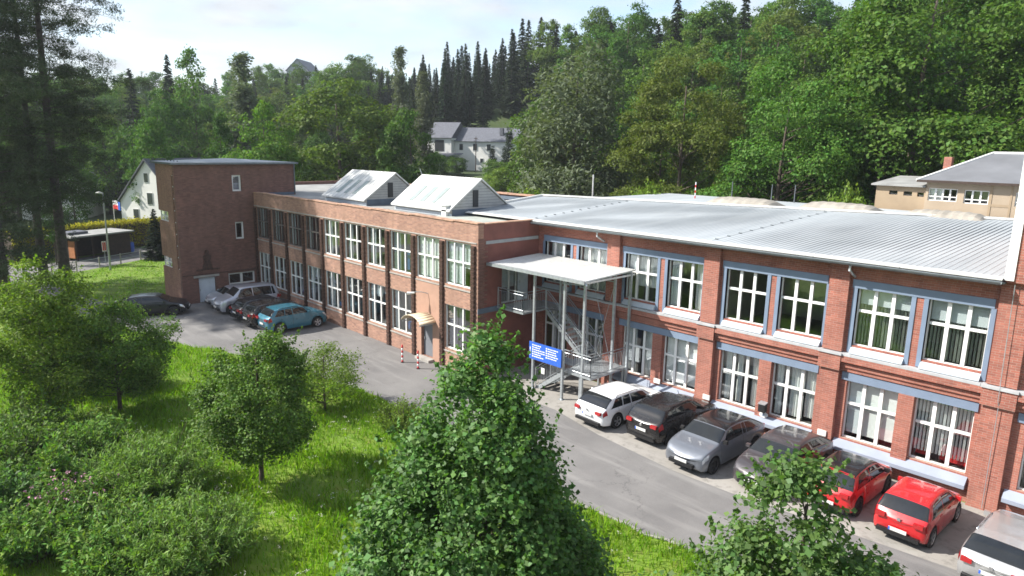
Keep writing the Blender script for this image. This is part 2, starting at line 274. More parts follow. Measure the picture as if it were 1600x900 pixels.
# ------------------------------------------------------------------ object helpers
def tag(o, label=None, cat=None, group=None, kind=None):
    if label: o['label'] = label
    if cat: o['category'] = cat
    if group: o['group'] = group
    if kind: o['kind'] = kind
    return o
def empty(name, loc=(0, 0, 0), rz=0.0, label=None, cat=None, group=None):
    o = bpy.data.objects.new(name, None); COL.objects.link(o); o.location = loc; o.rotation_euler = (0, 0, rz); o.empty_display_size = 0.3
    return tag(o, label, cat, group)
def link(name, me, parent=None, loc=None, rz=0.0, scale=None):
    o = bpy.data.objects.new(name, me); COL.objects.link(o)
    if parent is not None: o.parent = parent
    if loc is not None: o.location = loc
    if rz: o.rotation_euler = (0, 0, rz)
    if scale is not None: o.scale = scale
    return o
class MB:
    def __init__(s): s.v = []; s.f = []; s.mi = []; s.cur = 0
    def face(s, pts):
        i = len(s.v); s.v += [tuple(p) for p in pts]; s.f.append(tuple(range(i, i+len(pts)))); s.mi.append(s.cur)
    def box(s, x0, x1, y0, y1, z0, z1):
        i = len(s.v); s.v += [(x, y, z) for z in (z0, z1) for y in (y0, y1) for x in (x0, x1)]
        for q in ((0, 2, 3, 1), (4, 5, 7, 6), (0, 1, 5, 4), (2, 6, 7, 3), (0, 4, 6, 2), (1, 3, 7, 5)):
            s.f.append(tuple(i+k for k in q)); s.mi.append(s.cur)
        return s
    def prism(s, poly, d):           # poly: list of 3-D points (planar), extruded by vector d
        n = len(poly); i = len(s.v); s.v += [tuple(p) for p in poly] + [(p[0]+d[0], p[1]+d[1], p[2]+d[2]) for p in poly]
        s.f.append(tuple(range(i, i+n))); s.f.append(tuple(range(i+2*n-1, i+n-1, -1))); s.mi += [s.cur, s.cur]
        for k in range(n): s.f.append((i+k, i+n+k, i+n+(k+1) % n, i+(k+1) % n)); s.mi.append(s.cur)
        return s
    def tube(s, pts, r, n=8, cap=True):
        pts = [Vector(p) for p in pts]; rr = r if isinstance(r, (list, tuple)) else [r]*len(pts); base = len(s.v)
        for k, p in enumerate(pts):
            d = (pts[min(k+1, len(pts)-1)]-pts[max(k-1, 0)]).normalized()
            a = d.orthogonal().normalized() if abs(d.z) < 0.95 else Vector((1, 0, 0)).cross(d).normalized(); b = d.cross(a)
            if abs(d.z) < 0.95: a = Vector((0, 0, 1)).cross(d).normalized(); b = d.cross(a)
            for j in range(n):
                t = 2*math.pi*(j+0.5)/n; q = p+(a*math.cos(t)+b*math.sin(t))*rr[k]; s.v.append(tuple(q))
        for k in range(len(pts)-1):
            for j in range(n):
                s.f.append((base+k*n+j, base+k*n+(j+1) % n, base+(k+1)*n+(j+1) % n, base+(k+1)*n+j)); s.mi.append(s.cur)
        if cap:
            s.f.append(tuple(base+j for j in range(n-1, -1, -1))); s.f.append(tuple(base+(len(pts)-1)*n+j for j in range(n))); s.mi += [s.cur, s.cur]
        return s
    def mesh(s, name, mats, smooth=False, off=(0, 0, 0)):
        me = bpy.data.meshes.new(name); v = s.v
        if any(off): v = [(a-off[0], b-off[1], c-off[2]) for a, b, c in v]
        me.from_pydata(v, [], s.f)
        for m in (mats if isinstance(mats, (list, tuple)) else [mats]): me.materials.append(m)
        if any(s.mi): me.polygons.foreach_set('material_index', s.mi)
        if smooth: me.polygons.foreach_set('use_smooth', [True]*len(s.f))
        me.update(); return me
    def build(s, name, mats, parent=None, smooth=False, off=None, loc=None):
        if off is None: off = root_loc(parent)
        return link(name, s.mesh(name, mats, smooth, off), parent, loc)
def root_loc(o):
    x = Vector((0, 0, 0))
    while o is not None: x = x+Vector(o.location); o = o.parent
    return tuple(x)
def copy_tree(o, parent=None):
    c = o.copy(); COL.objects.link(c)
    if parent is not None: c.parent = parent
    for ch in list(o.children): copy_tree(ch, c)
    return c
def wall(mb, axis, pos, thick, u0, u1, z0, z1, holes=()):
    """wall sheet with openings; axis 'y' faces -Y (u=x), axis 'x' faces +X (u=y)"""
    us = sorted({u0, u1, *[h[0] for h in holes], *[h[1] for h in holes]}); zs = sorted({z0, z1, *[h[2] for h in holes], *[h[3] for h in holes]})
    us = [u for u in us if u0 <= u <= u1]; zs = [z for z in zs if z0 <= z <= z1]
    P = (lambda u, d, z: (u, pos+d*thick, z)) if axis == 'y' else (lambda u, d, z: (pos-d*thick, u, z))
    solid = lambda i, j: 0 <= i < len(us)-1 and 0 <= j < len(zs)-1 and not any(h[0] <= (us[i]+us[i+1])/2 <= h[1] and h[2] <= (zs[j]+zs[j+1])/2 <= h[3] for h in holes)
    for i in range(len(us)-1):
        for j in range(len(zs)-1):
            if not solid(i, j): continue
            a, b, c, d = us[i], us[i+1], zs[j], zs[j+1]
            mb.face([P(a, 0, c), P(b, 0, c), P(b, 0, d), P(a, 0, d)]); mb.face([P(b, 1, c), P(a, 1, c), P(a, 1, d), P(b, 1, d)])
            if not solid(i-1, j): mb.face([P(a, 1, c), P(a, 0, c), P(a, 0, d), P(a, 1, d)])
            if not solid(i+1, j): mb.face([P(b, 0, c), P(b, 1, c), P(b, 1, d), P(b, 0, d)])
            if not solid(i, j-1): mb.face([P(a, 1, c), P(b, 1, c), P(b, 0, c), P(a, 0, c)])
            if not solid(i, j+1): mb.face([P(a, 0, d), P(b, 0, d), P(b, 1, d), P(a, 1, d)])
    return mb
_cache = {}
def boxmesh(name, w, d, h, m):
    k = (name, round(w, 3), round(d, 3), round(h, 3), m.name)
    if k not in _cache: _cache[k] = MB().box(-w/2, w/2, -d/2, d/2, 0, h).mesh(name, m)
    return _cache[k]
def wavy_mesh(name, w, h, m, amp=0.035, per=0.13):
    k = (name, round(w, 3), round(h, 3), m.name)
    if k not in _cache:
        mb = MB(); n = max(6, int(w/per*4)); ph = random.random()*6
        for i in range(n):
            x0, x1 = -w/2+w*i/n, -w/2+w*(i+1)/n; f = lambda x: amp*math.sin(x/per*6.283+ph)
            mb.face([(x0, f(x0), 0), (x1, f(x1), 0), (x1, f(x1), h), (x0, f(x0), h)])
        _cache[k] = mb.mesh(name, m)
    return _cache[k]
def blind_mesh(name, w, h, m, pitch=0.11, sl=0.085, ang=35):
    k = (name, round(w, 3), round(h, 3), m.name)
    if k not in _cache:
        mb = MB(); n = int(w/pitch)
        for i in range(n):
            x = -w/2+(i+0.5)*w/n; a = rad(ang+random.uniform(-9, 9)); dx, dy = sl/2*math.cos(a), sl/2*math.sin(a)
            mb.face([(x-dx, -dy, 0), (x+dx, dy, 0), (x+dx, dy, h), (x-dx, -dy, h)])
        _cache[k] = mb.mesh(name, m)
    return _cache[k]
def window(parent, x, y, z, w, h, axis='y', cols=3, split=0.55, fw=0.07, mw=0.085, mull=None, dress=(), sill=None, frame='white', depth=0.07):
    """part 'window' (frame) at the opening's lower left; panes, curtains and sill are its sub-parts. Faces -Y or +X."""
    px, py, pz = root_loc(parent); mull = mull or mw
    key = ('win', round(w, 3), round(h, 3), cols, split, fw, mw, mull, frame, depth)
    zt = h*split if split else None; cw = w/cols
    if key not in _cache:
        mb = MB(); mb.box(0, fw, 0, depth, 0, h); mb.box(w-fw, w, 0, depth, 0, h); mb.box(fw, w-fw, 0, depth, 0, fw); mb.box(fw, w-fw, 0, depth, h-fw, h)
        for c in range(1, cols): mb.box(c*cw-mull/2, c*cw+mull/2, -0.02, depth, fw, h-fw)
        if zt:
            for c in range(cols): mb.box(max(fw, c*cw+mull/2), min(w-fw, (c+1)*cw-mull/2), -0.012, depth, zt-mw/2, zt+mw/2)
        _cache[key] = mb.mesh('window', M[frame])
    o = link('window', _cache[key], parent, (x-px, y-py, z-pz), rad(90) if axis == 'x' else 0)
    rows = [(fw, zt-mw/2), (zt+mw/2, h-fw)] if zt else [(fw, h-fw)]
    for c in range(cols):
        a, b = max(fw, c*cw+mull/2), min(w-fw, (c+1)*cw-mull/2)
        if cols == 1: a, b = fw, w-fw
        for r0, r1 in rows:
            link('pane', boxmesh('pane', b-a, 0.016, r1-r0, M['glass']), o, ((a+b)/2, depth*0.55, r0))
    for d in dress:
        kind = d[0]
        if kind == 'curtain': _, a, b, mt, z0, z1 = d; link('curtain', wavy_mesh('curtain', (b-a)*w, (z1-z0)*h, M[mt]), o, ((a+b)/2*w, depth+0.16, z0*h))
        if kind == 'slats': _, a, b, mt, z0, z1 = d; link('slat_blind', blind_mesh('slat_blind', (b-a)*w, (z1-z0)*h, M[mt]), o, ((a+b)/2*w, depth+0.14, z0*h))
        if kind == 'roller': _, a, b, mt, z0, z1 = d; link('roller_blind', boxmesh('roller_blind', (b-a)*w, 0.01, (z1-z0)*h, M[mt]), o, ((a+b)/2*w, depth+0.09, z0*h))
        if kind == 'crate': _, a, b, mt, z0, z1 = d; link('crate', boxmesh('crate', (b-a)*w, 0.3, (z1-z0)*h, M[mt]), o, ((a+b)/2*w, depth+0.45, z0*h))
    if sill:
        sw, sd, sh, sm = sill; link('sill', boxmesh('sill', w+2*sw, sd, sh, M[sm]), o, (w/2, -sd/2+0.03, -sh-0.002))
    return o
# ------------------------------------------------------------------ terrain, roads
def sst(t): t = np.clip(t, 0, 1); return t*t*(3-2*t)
def terr(x, y):
    x = np.asarray(x, float); y = np.asarray(y, float)
    a = 21*sst((y-42)/55); h = a+14*sst((-x-70)/120)*sst((y+60)/60)*(1-a/21)
    w = sst((21-np.hypot(x+49, y-71))/9)          # levelled garden of the slate roofed house
    return h*(1-w)+7.0*w
def axis_pts(lo, hi, step, far):
    a = list(np.arange(lo, hi+0.1, step)); s = step; x = hi
    while x < far: s *= 1.45; x += s; a.append(x)
    s = step; x = lo
    while x > -far: s *= 1.45; x -= s; a.insert(0, x)
    return np.array(a)
gx, gy = axis_pts(-260, 130, 5, 6000), axis_pts(-70, 190, 5, 6000)
X, Y = np.meshgrid(gx, gy, indexing='ij'); Z = terr(X, Y)
Z = Z+np.where((Y > 46) | (X < -80), 1, 0)*0.5*np.sin(X*0.13+Y*0.07)*np.cos(Y*0.11)
nx, ny = len(gx), len(gy)
I = np.arange(nx*ny).reshape(nx, ny)
me = bpy.data.meshes.new('ground')
me.from_pydata(np.stack([X, Y, Z], -1).reshape(-1, 3).tolist(), [], np.stack([I[:-1, :-1], I[1:, :-1], I[1:, 1:], I[:-1, 1:]], -1).reshape(-1, 4).tolist())
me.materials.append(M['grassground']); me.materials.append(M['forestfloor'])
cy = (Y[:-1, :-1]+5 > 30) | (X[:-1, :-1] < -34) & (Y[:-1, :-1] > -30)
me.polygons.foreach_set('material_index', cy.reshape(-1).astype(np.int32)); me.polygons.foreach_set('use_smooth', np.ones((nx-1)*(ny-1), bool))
tag(link('ground', me), kind='structure')
def sheet(name, poly, z, m, th=0.0):
    mb = MB()
    if th: mb.prism([(x, y, z-th) for x, y in poly], (0, 0, th))
    else: mb.face([(x, y, z) for x, y in poly])
    return tag(mb.build(name, m), kind='structure')
EDGE = [(-60, -19), (-25, -15.2), (-6, -13.2), (1.7, -11.2), (7.2, -10.15), (10.9, -9.1), (13.2, -8.0), (18, -6.7), (23, -5.7), (27.7, -5.25), (33, -5.65), (38.4, -5.85), (42.6, -5.45), (48, -5.2), (75, -5.2)]
def curve(pts, n=6):
    o = []
    for i in range(len(pts)-1):
        p0, p1, p2, p3 = [Vector(pts[max(0, min(len(pts)-1, i+k))]) for k in (-1, 0, 1, 2)]
        for k in range(n):
            t = k/n; o.append(tuple(0.5*((2*p1)+(p2-p0)*t+(2*p0-5*p1+4*p2-p3)*t*t+(3*p1-p0-3*p2+p3)*t**3)))
    o.append(tuple(pts[-1])); return o
EDGE = curve(EDGE)
EDGE = [(x, y+0.09*math.sin(x*2.1)+0.06*math.sin(x*5.3)) for x, y in EDGE]
sheet('road', EDGE+[(75, 4.3), (26.35, 4.3), (26.35, 0.05), (-0.15, 0.05), (-0.15, -5.6), (-0.7, -6.6), (-1.2, -8.4), (-3.2, -9.6), (-12, -11.0), (-25, -12.2), (-60, -15)], 0.004, M['asphalt'])
sheet('parking_strip', [(26.4, -0.2), (29.5, -0.25), (32.1, -0.15), (35.2, -0.85), (39.2, -1.3), (41.6, -1.25), (45, -0.85), (48.5, -0.5), (75, -0.4), (75, 4.3), (26.4, 4.3)], 0.008, M['strip'])
FR = [(-8, -28), (-14.2, -17.4), (-19.4, -8.4), (-24.4, 0.3), (-34, 16), (-39.5, 13.2), (-29.6, -2.8), (-24.6, -11.5), (-19.4, -20.4), (-13.2, -31)]
sheet('side_road', FR, 0.006, M['asphalt'])
sheet('bare_soil_patch', [(-5.6, -6.6), (-4.4, -5.7), (-0.15, -5.72), (-0.6, -6.9), (-2.4, -7.3), (-4.6, -7.2)], 0.006, M['soil'])
# low kerb of edging stones along the meadow side
kb = MB()
for i in range(0, len(EDGE)-1):
    (x0, y0), (x1, y1) = EDGE[i], EDGE[i+1]
    if x0 < 26 or x1 > 60: continue
    kb.prism([(x0, y0-0.10, -0.05), (x1-0.02, y1-0.10, -0.05), (x1-0.02, y1+0.02, -0.05), (x0, y0+0.02, -0.05)], (0, 0, 0.068))
tag(kb.build('kerb', M['strip']), kind='structure')

# ------------------------------------------------------------------ orange brick wing (two storeys, ten bays)
A = empty('factory_wing', (0, 0, 0), 0, 'long orange brick factory wing with ten bays of white windows and dark ribbed piers', 'factory building')
AW, AX = 2.158, lambda i: (i-1)*2.6+0.29
UP, LO = (4.66, 7.005), (1.08, 3.548)
holes = [(AX(i), AX(i)+AW, *UP) for i in range(1, 11)]+[(AX(i), AX(i)+AW, *LO) for i in range(1, 11) if i != 9]
DX0, DX1 = 21.55, 22.62
holes.append((DX0, DX1, 0.16, 2.26))
mb = MB(); wall(mb, 'y', 0, 0.36, -0.05, 26.4, -0.3, 8.05, holes); mb.build('wall', M['brickA'], A)
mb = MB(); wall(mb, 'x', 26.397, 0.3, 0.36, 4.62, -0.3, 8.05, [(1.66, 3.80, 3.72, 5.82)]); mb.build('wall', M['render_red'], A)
mb = MB(); mb.box(-11.8, 26.1, 14.6, 15.0, -0.3, 8.25); mb.box(-12.1, -11.8, 3.5, 15.0, -0.3, 8.1); mb.box(-11.8, -4.2, 3.3, 3.5, -0.3, 8.05); mb.build('wall', M['brickT'], A)
MB().box(-11.8, 26.0, 14.45, 14.597, 7.85, 8.12).build('parapet_flashing', M['darkband'], A)
cp = MB()
for i in range(46):
    x = -12+i*0.84; cp.box(x, x+0.82, 14.42, 15.06, 8.252, 8.33+0.012*(i % 3))
cp.build('coping', M['coping'], A)
cp = MB()
for i in range(27):
    x = -0.05+i*0.98; x1 = min(x+0.97, 26.44); z = 8.052+0.012*((i*7) % 4)
    cp.box(x, x1, -0.05, 0.40, z, z+0.06)
cp.box(26.08, 26.45, 0.41, 4.0, 8.052, 8.10)
cp.build('coping', M['coping'], A)
MB().box(-11.7, 20.0, 0.37, 14.4, 7.66, 7.80).build('roof', M['bitumen'], A)
MB().box(20.01, 26.07, 0.42, 4.6, 7.70, 7.86).build('roof', M['greenbitumen'], A)
MB().box(-0.02, 26.3, -0.035, -0.002, 7.06, 7.12).build('lintel_strip', M['concrete'], A)
MB().box(26.4, 26.44, 0.5, 4.3, 7.03, 7.2).build('string_course', M['greyband'], A)
MB().box(26.4, 26.45, -0.02, 1.5, 3.45, 3.72).build('string_course', M['darkband'], A)
# toothed brick corner on the side wall
mb = MB()
for k in range(58):
    z = 0.1+k*0.125
    if k % 2 == 0: mb.box(26.4, 26.43, 0.02, 0.62, z, z+0.11)
    else: mb.box(26.4, 26.415, 0.02, 0.44, z, z+0.11)
mb.build('corner_brickwork', M['brickT'], A)
# dark ribbed piers: courses stepping in and out
def pier_mesh(z0, z1):
    mb = MB(); n = int((z1-z0)/0.125)
    for k in range(n):
        z = z0+k*0.125; s = k % 2
        mb.box(-0.17, 0.17, -0.05, -0.001, z, z+0.123)
        if s: mb.box(-0.12, 0.15, -0.135, -0.05, z+0.012, z+0.115)
        else: mb.box(-0.165, 0.10, -0.095, -0.05, z+0.012, z+0.115)
    return mb.mesh('pier', M['clinker'])
pm = pier_mesh(-0.05, 7.04)
for i in range(0, 11): link('pier', pm, A, (i*2.6+0.07 if i else 0.16, 0, 0))
for i in range(1, 11):
    for z in (4.5, 0.93): 
        if not (i == 9 and z < 1): MB().box(AX(i)-0.02, AX(i)+AW+0.02, -0.05, -0.001, z-0.02, z+0.05).build('sill_course', M['concrete'], A)
# inside
MB().box(0.3, 26.0, 5.2, 5.3, -0.2, 7.6).build('room_wall', M['interior'], A)
MB().box(0.05, 26.0, 0.40, 5.2, 3.75, 4.15).build('floor_slab', M['floorin'], A)
MB().box(0.05, 26.0, 0.40, 5.2, 0.0, 0.2).build('floor_slab', M['floorin'], A)
for x in (10.4, 18.2, 23.5): MB().box(x-0.05, x+0.05, 0.5, 5.2, 0.2, 7.6).build('room_wall', M['interior'], A)
sd = (0.03, 0.12, 0.10, 'white')
for i in range(1, 11):
    up = [('curtain', 0.02, random.uniform(.24, .34), 'blind', 0.03, 0.97)]; lo = [('curtain', 0.02, random.uniform(.2, .34), 'blind', 0.03, 0.97)]
    if i in (2, 5): up.append(('curtain', .8, .97, 'blind', .03, .97))
    if i in (1, 4, 7): lo.append(('roller', .36, .64, 'blind', random.uniform(.5, .8), .97))
    if i == 9: up = [('roller', 0.03, 0.97, 'curtain', 0.04, 0.97)]
    if i == 10: up = [('roller', 0.03, 0.66, 'blind', 0.04, 0.97), ('roller', 0.67, 0.97, 'blind', 0.42, 0.97)]; lo = [('curtain', 0.02, 0.34, 'darkcurtain', 0.03, 0.97), ('curtain', 0.36, 0.62, 'darkcurtain', 0.03, 0.97)]
    if i == 8: up += [('crate', 0.36, 0.62, 'bluebox', 0.05, 0.47), ('crate', 0.68, 0.96, 'bluebox', 0.05, 0.44)]; lo += [('crate', 0.42, 0.58, 'bluebox', 0.05, 0.2), ('crate', 0.7, 0.93, 'orangebox', 0.05, 0.34)]
    if i == 7: up += [('crate', 0.74, 0.95, 'bluebox', 0.05, 0.24)]; lo += [('crate', 0.7, 0.95, 'orangebox', 0.36, 0.46)]
    if i in (3, 5): lo += [('crate', 0.4, 0.9, 'bluebox', 0.05, 0.14)]
    if i == 6: lo += [('crate', 0.72, 0.95, 'orangebox', 0.24, 0.36), ('crate', 0.72, 0.95, 'bluebox', 0.05, 0.2)]
    window(A, AX(i), 0.10, UP[0], AW, UP[1]-UP[0], dress=up, sill=sd if i > 4 else (0.03, 0.10, 0.06, 'timberframe'), frame='white' if i > 4 else 'timberframe')
    if i != 9: window(A, AX(i), 0.10, LO[0], AW, LO[1]-LO[0], dress=lo, sill=sd)
# door bay
mb = MB(); wall(mb, 'y', -0.022, 0.02, 20.98, 23.28, 0.05, 4.45, [(DX0, DX1, 0.0, 2.26)]); mb.build('rendered_panel', M['render_pink'], A)
d = MB().box(DX0+0.03, DX1-0.03, 0.16, 0.2, 0.17, 2.25).build('door', M['door_grey'], A)
MB().box(DX0+0.12, DX0+0.16, 0.10, 0.16, 1.1, 1.24).build('handle', M['galv'], d)
MB().box(DX0-0.1, DX1+0.12, -0.42, 0.12, 0.0, 0.155).build('step', M['concrete'], A)
mb = MB(); n = 10
for k in range(n):
    a0, a1 = math.pi*(0.12+0.76*k/n), math.pi*(0.12+0.76*(k+1)/n); c = 22.05; r = 0.95
    p0, p1 = (c-r*math.cos(a0), 2.1+0.62*math.sin(a0)), (c-r*math.cos(a1), 2.1+0.62*math.sin(a1))
    mb.prism([(p0[0], -1.12, p0[1]), (p1[0], -1.12, p1[1]), (p1[0], -1.12, p1[1]+0.03), (p0[0], -1.12, p0[1]+0.03)], (0, 1.1, 0))
dc = mb.build('door_canopy', M['yellowpoly'], A, True)
for x in (21.25, 22.85): MB().box(x-0.02, x+0.02, -1.1, -0.02, 2.24, 2.29).build('bracket', M['galv'], dc)
lm = MB().tube([(22.2, -0.02, 3.85), (22.0, -0.35, 3.95), (21.65, -0.75, 3.93)], 0.022, 6).build('wall_lamp', M['galv'], A)
MB().tube([(21.78, -0.62, 3.90), (21.5, -0.92, 3.86)], [0.05, 0.09], 8).build('lamp_head', M['white'], lm)
MB().box(20.2, 20.62, 2.5, 2.92, 7.862, 8.45).box(20.12, 20.70, 2.42, 3.0, 8.452, 8.50).build('roof_vent', M['offwhite'], A)
# two gabled roof lanterns
def lantern(x0, x1, yf, yr, yb, zr):
    mb = MB(); zb, ze = 7.81, 8.26
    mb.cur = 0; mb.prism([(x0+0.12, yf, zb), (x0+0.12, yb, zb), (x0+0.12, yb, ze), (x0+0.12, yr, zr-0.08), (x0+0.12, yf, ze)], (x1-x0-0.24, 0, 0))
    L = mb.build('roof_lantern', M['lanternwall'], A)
    for a, b, za, zb2 in ((yf-0.25, yr, ze-0.14, zr), (yb+0.25, yr, ze-0.14, zr)):
        r = MB(); r.prism([(x0, a, za), (x0, b, zb2), (x0, b, zb2+0.09), (x0, a, za+0.09)], (x1-x0, 0, 0)); r.build('lantern_roof', M['lantern'], L)
    # sheet joints and rooflights on the front slope
    sl = (zr-ze+0.14)/(yr-yf+0.25); Z0 = lambda y: ze-0.14+0.09+(y-yf+0.25)*sl
    for k in range(4):
        x = x0+(x1-x0)*(0.235+0.19*k)
        if k < 3:
            ya, yb_ = yf+0.15, yf+0.15+(yr-yf)*0.52
            MB().prism([(x, ya, Z0(ya)+0.004), (x+0.42, ya, Z0(ya)+0.004), (x+0.42, yb_, Z0(yb_)+0.004), (x, yb_, Z0(yb_)+0.004)], (0, 0, 0.03)).build('rooflight', M['translucent'], L)
    rb = MB()
    for k in range(1, 12):
        x = x0+(x1-x0)*k/12
        rb.prism([(x-0.012, yf-0.25, Z0(yf-0.25)), (x+0.012, yf-0.25, Z0(yf-0.25)), (x+0.012, yr, Z0(yr)), (x-0.012, yr, Z0(yr))], (0, 0, 0.028))
    rb.build('sheet_rib', M['lantern'], L)
    MB().box(x1-0.119, x1-0.07, yr-0.62, yr-0.22, 8.32, 9.32).build('louvre_door', M['dark'], L)
    tr = MB()
    for k in range(9):
        z = 8.35+k*0.17; f = (zr-0.1-z)/(zr-ze); 
        if f > 0.08: tr.box(x1-0.121, x1-0.105, yr-(yr-yf)*f, yr-0.63, z, z+0.02); tr.box(x1-0.121, x1-0.105, yr-0.21, yr+(yb-yr)*f, z, z+0.02)
    tr.build('plank_joint', M['gutter'], L)
    MB().box(x0+0.1, x1-0.1, yf-0.02, yf-0.001, 7.812, 8.0).build('apron', M['whitesill'], L)
    MB().box(x1-0.118, x1-0.08, yf+0.05, yb-0.05, 7.812, 8.22).build('apron', M['darkband'], L)
    return L
lantern(14.95, 20.95, 2.75, 5.0, 7.25, 9.92); L1 = lantern(6.3, 12.0, 2.6, 4.95, 7.1, 9.92)
MB().tube([(14.97, 5.0, 9.95), (14.7, 5.0, 10.35)], 0.02, 5).build('roof_rod', M['galv'], A)
mb = MB()
for k in range(26):
    x = 15.3+k*0.17+random.uniform(-.05, .05); r = random.uniform(0.10, 0.2); y = 0.62+random.uniform(-0.1, 0.15); z = 7.80
    h = r*random.uniform(0.9, 1.7)
    ring = [[(x+r*s*math.cos(t*1.047), y+r*s*math.sin(t*1.047), z+hh*h) for t in range(6)] for s, hh in ((1, 0), (0.8, .6), (0.35, 1))]
    for a, b in ((0, 1), (1, 2)):
        for t in range(6): mb.face([ring[a][t], ring[a][(t+1) % 6], ring[b][(t+1) % 6], ring[b][t]])
    mb.face(ring[2])
mo = mb.build('moss', M['moss'], A); mo['kind'] = 'stuff'
# door inside the side wall, at the top of the steel stair
dr = MB().box(26.2, 26.25, 3.0, 3.75, 3.74, 5.78).build('door', M['door_white'], A)
MB().box(26.252, 26.29, 3.1, 3.13, 4.7, 4.85).build('handle', M['galv'], dr)
window(A, 26.28, 1.70, 3.74, 1.15, 2.0, 'x', 2, None, dress=[('roller', 0.05, 0.95, 'blind', 0.4, 0.98)], frame='offwhite')

# ------------------------------------------------------------------ brick tower at the far end of that wing
T = empty('brick_tower', (-2.1, -1.0, 0), 0, 'square brick stair tower with overhanging flat roof and white door', 'tower')
TX, TY0, TY1, TZ = -0.1, -5.67, 3.5, 10.2
mb = MB(); hs = [(-1.56, -0.86, 8.2, 9.42), (-1.52, -0.86, 4.56, 5.88), (-2.27, -0.2, 1.06, 1.98), (-4.5, -3.25, 0.0, 1.86)]
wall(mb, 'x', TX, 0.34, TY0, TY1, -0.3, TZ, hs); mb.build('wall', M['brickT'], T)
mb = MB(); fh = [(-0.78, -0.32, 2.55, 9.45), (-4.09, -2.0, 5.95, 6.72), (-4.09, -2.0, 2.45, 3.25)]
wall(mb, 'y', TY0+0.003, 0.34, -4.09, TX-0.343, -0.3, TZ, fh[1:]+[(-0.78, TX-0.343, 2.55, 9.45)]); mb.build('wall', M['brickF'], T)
mb = MB(); mb.box(-4.1, -3.76, TY0+0.35, TY1, -0.3, TZ); mb.box(-3.75, TX-0.35, TY1-0.34, TY1, -0.3, TZ); mb.build('wall', M['brickT'], T)
mb = MB(); mb.prism([(-4.35, TY0-0.25, TZ+0.02), (TX+0.28, TY0-0.25, TZ+0.02), (TX+0.28, TY1+0.2, TZ+0.02), (-4.35, TY1+0.2, TZ+0.02)], (0, 0, 0.13)); mb.build('roof_slab', M['gutter'], T)
mb = MB(); a = [(-4.3, TY0-0.2), (TX+0.23, TY0-0.2), (TX+0.23, TY1+0.15), (-4.3, TY1+0.15)]; zt = [10.355, 10.355, 10.36, 10.36]
c = (-2.2, -1.0, 10.62)
for k in range(4): p, q = a[k], a[(k+1) % 4]; mb.face([(p[0], p[1], 10.355), (q[0], q[1], 10.355), c])
mb.build('roof', M['roofsheet'], T)
mb = MB()
for k in range(5): x = -3.6+k*0.7; mb.box(x, x+0.05, TY0+0.5, TY0+0.55, 10.36, 10.47)
mb.build('snow_guard', M['dark'], T)
window(T, TX-0.14, -1.56, 8.2, 0.70, 1.22, 'x', 1, None, fw=0.12, dress=[('roller', 0.1, 0.9, 'darkcurtain', 0.05, 0.5)])
window(T, TX-0.14, -1.52, 4.56, 0.66, 1.32, 'x', 1, None, fw=0.12)
window(T, TX-0.14, -2.27, 1.06, 2.07, 0.92, 'x', 2, None, fw=0.12, mull=0.18)
d = MB().box(TX-0.2, TX-0.14, -4.47, -3.28, 0.01, 1.84).build('door', M['door_white'], T)
MB().box(TX-0.138, TX-0.10, -4.4, -4.36, 0.85, 1.0).build('handle', M['galv'], d)
MB().box(TX+0.001, TX+0.09, -4.85, -3.0, 1.90, 2.06).build('lintel', M['concrete'], T)
MB().box(TX+0.001, TX+0.03, -5.62, -0.1, 2.1, 2.17).build('string_course', M['clinker'], T)
MB().box(TX+0.001, TX+0.05, -4.62, -2.9, 2.42, 2.52).build('relief_ledge', M['clinker'], T)
# carved figure: one continuous relief on the wall
prof = [(0.36, 2.52), (0.34, 2.75), (0.26, 2.95), (0.22, 3.1), (0.27, 3.3), (0.29, 3.5), (0.16, 3.6), (0.12, 3.66), (0.15, 3.78), (0.12, 3.9), (0.0, 3.96)]
pts = [(-3.8-u, z) for u, z in prof]+[(-3.8+u, z) for u, z in prof[-2::-1]]
mb = MB(); mb.prism([(TX+0.004, y, z) for y, z in pts], (0.07, 0, 0)); mb.prism([(TX+0.075, -3.8+(y+3.8)*0.62, 2.6+(z-2.52)*0.93) for y, z in pts], (0.06, 0, 0)); mb.build('relief_figure', M['clinker'], T)
# tall stair window strip on the front
mb = MB(); mb.box(-0.78, -0.70, TY0+0.12, TY0+0.2, 2.55, 9.45); mb.box(-0.53, -0.446, TY0+0.12, TY0+0.2, 2.55, 9.45)
st = mb.build('stair_window', M['whitesill'], T)
for k in range(8):
    z = 2.55+k*0.8625; link('pane', boxmesh('pane', 0.165, 0.016, 0.80, M['glass']), st, (-0.615, TY0+0.16, z+0.04))
for s in (st,):
    mb = MB()
    for k in range(9): z = 2.55+k*0.8625; mb.box(-0.80, -0.44, TY0+0.06, TY0+0.21, min(z, 9.39), min(z, 9.39)+0.06)
    mb.build('glazing_bar', M['white'], st)
for ch in list(st.children):
    if ch.name.startswith('pane'): ch.location = Vector(ch.location)-Vector(root_loc(T))
window(T, -4.05, TY0+0.12, 5.95, 2.05, 0.77, cols=2, split=0.5); window(T, -4.05, TY0+0.12, 2.45, 2.05, 0.80, cols=2, split=0.5)
MB().tube([(TX+0.06, TY1-0.06, 7.9), (TX+0.06, TY1-0.06, TZ)], 0.05, 6).build('downpipe', M['gutter'], T)
MB().box(TX+0.001, TX+0.02, 0.02, TY1-0.12, 7.82, 8.02).build('flashing', M['darkband'], T)
MB().box(-3.7, TX-0.36, TY0+0.36, TY1-0.36, 3.9, 4.0).build('floor_slab', M['floorin'], T)
MB().box(-3.7, TX-0.36, -2.6, -2.5, -0.2, 10.1).build('room_wall', M['interior'], T)

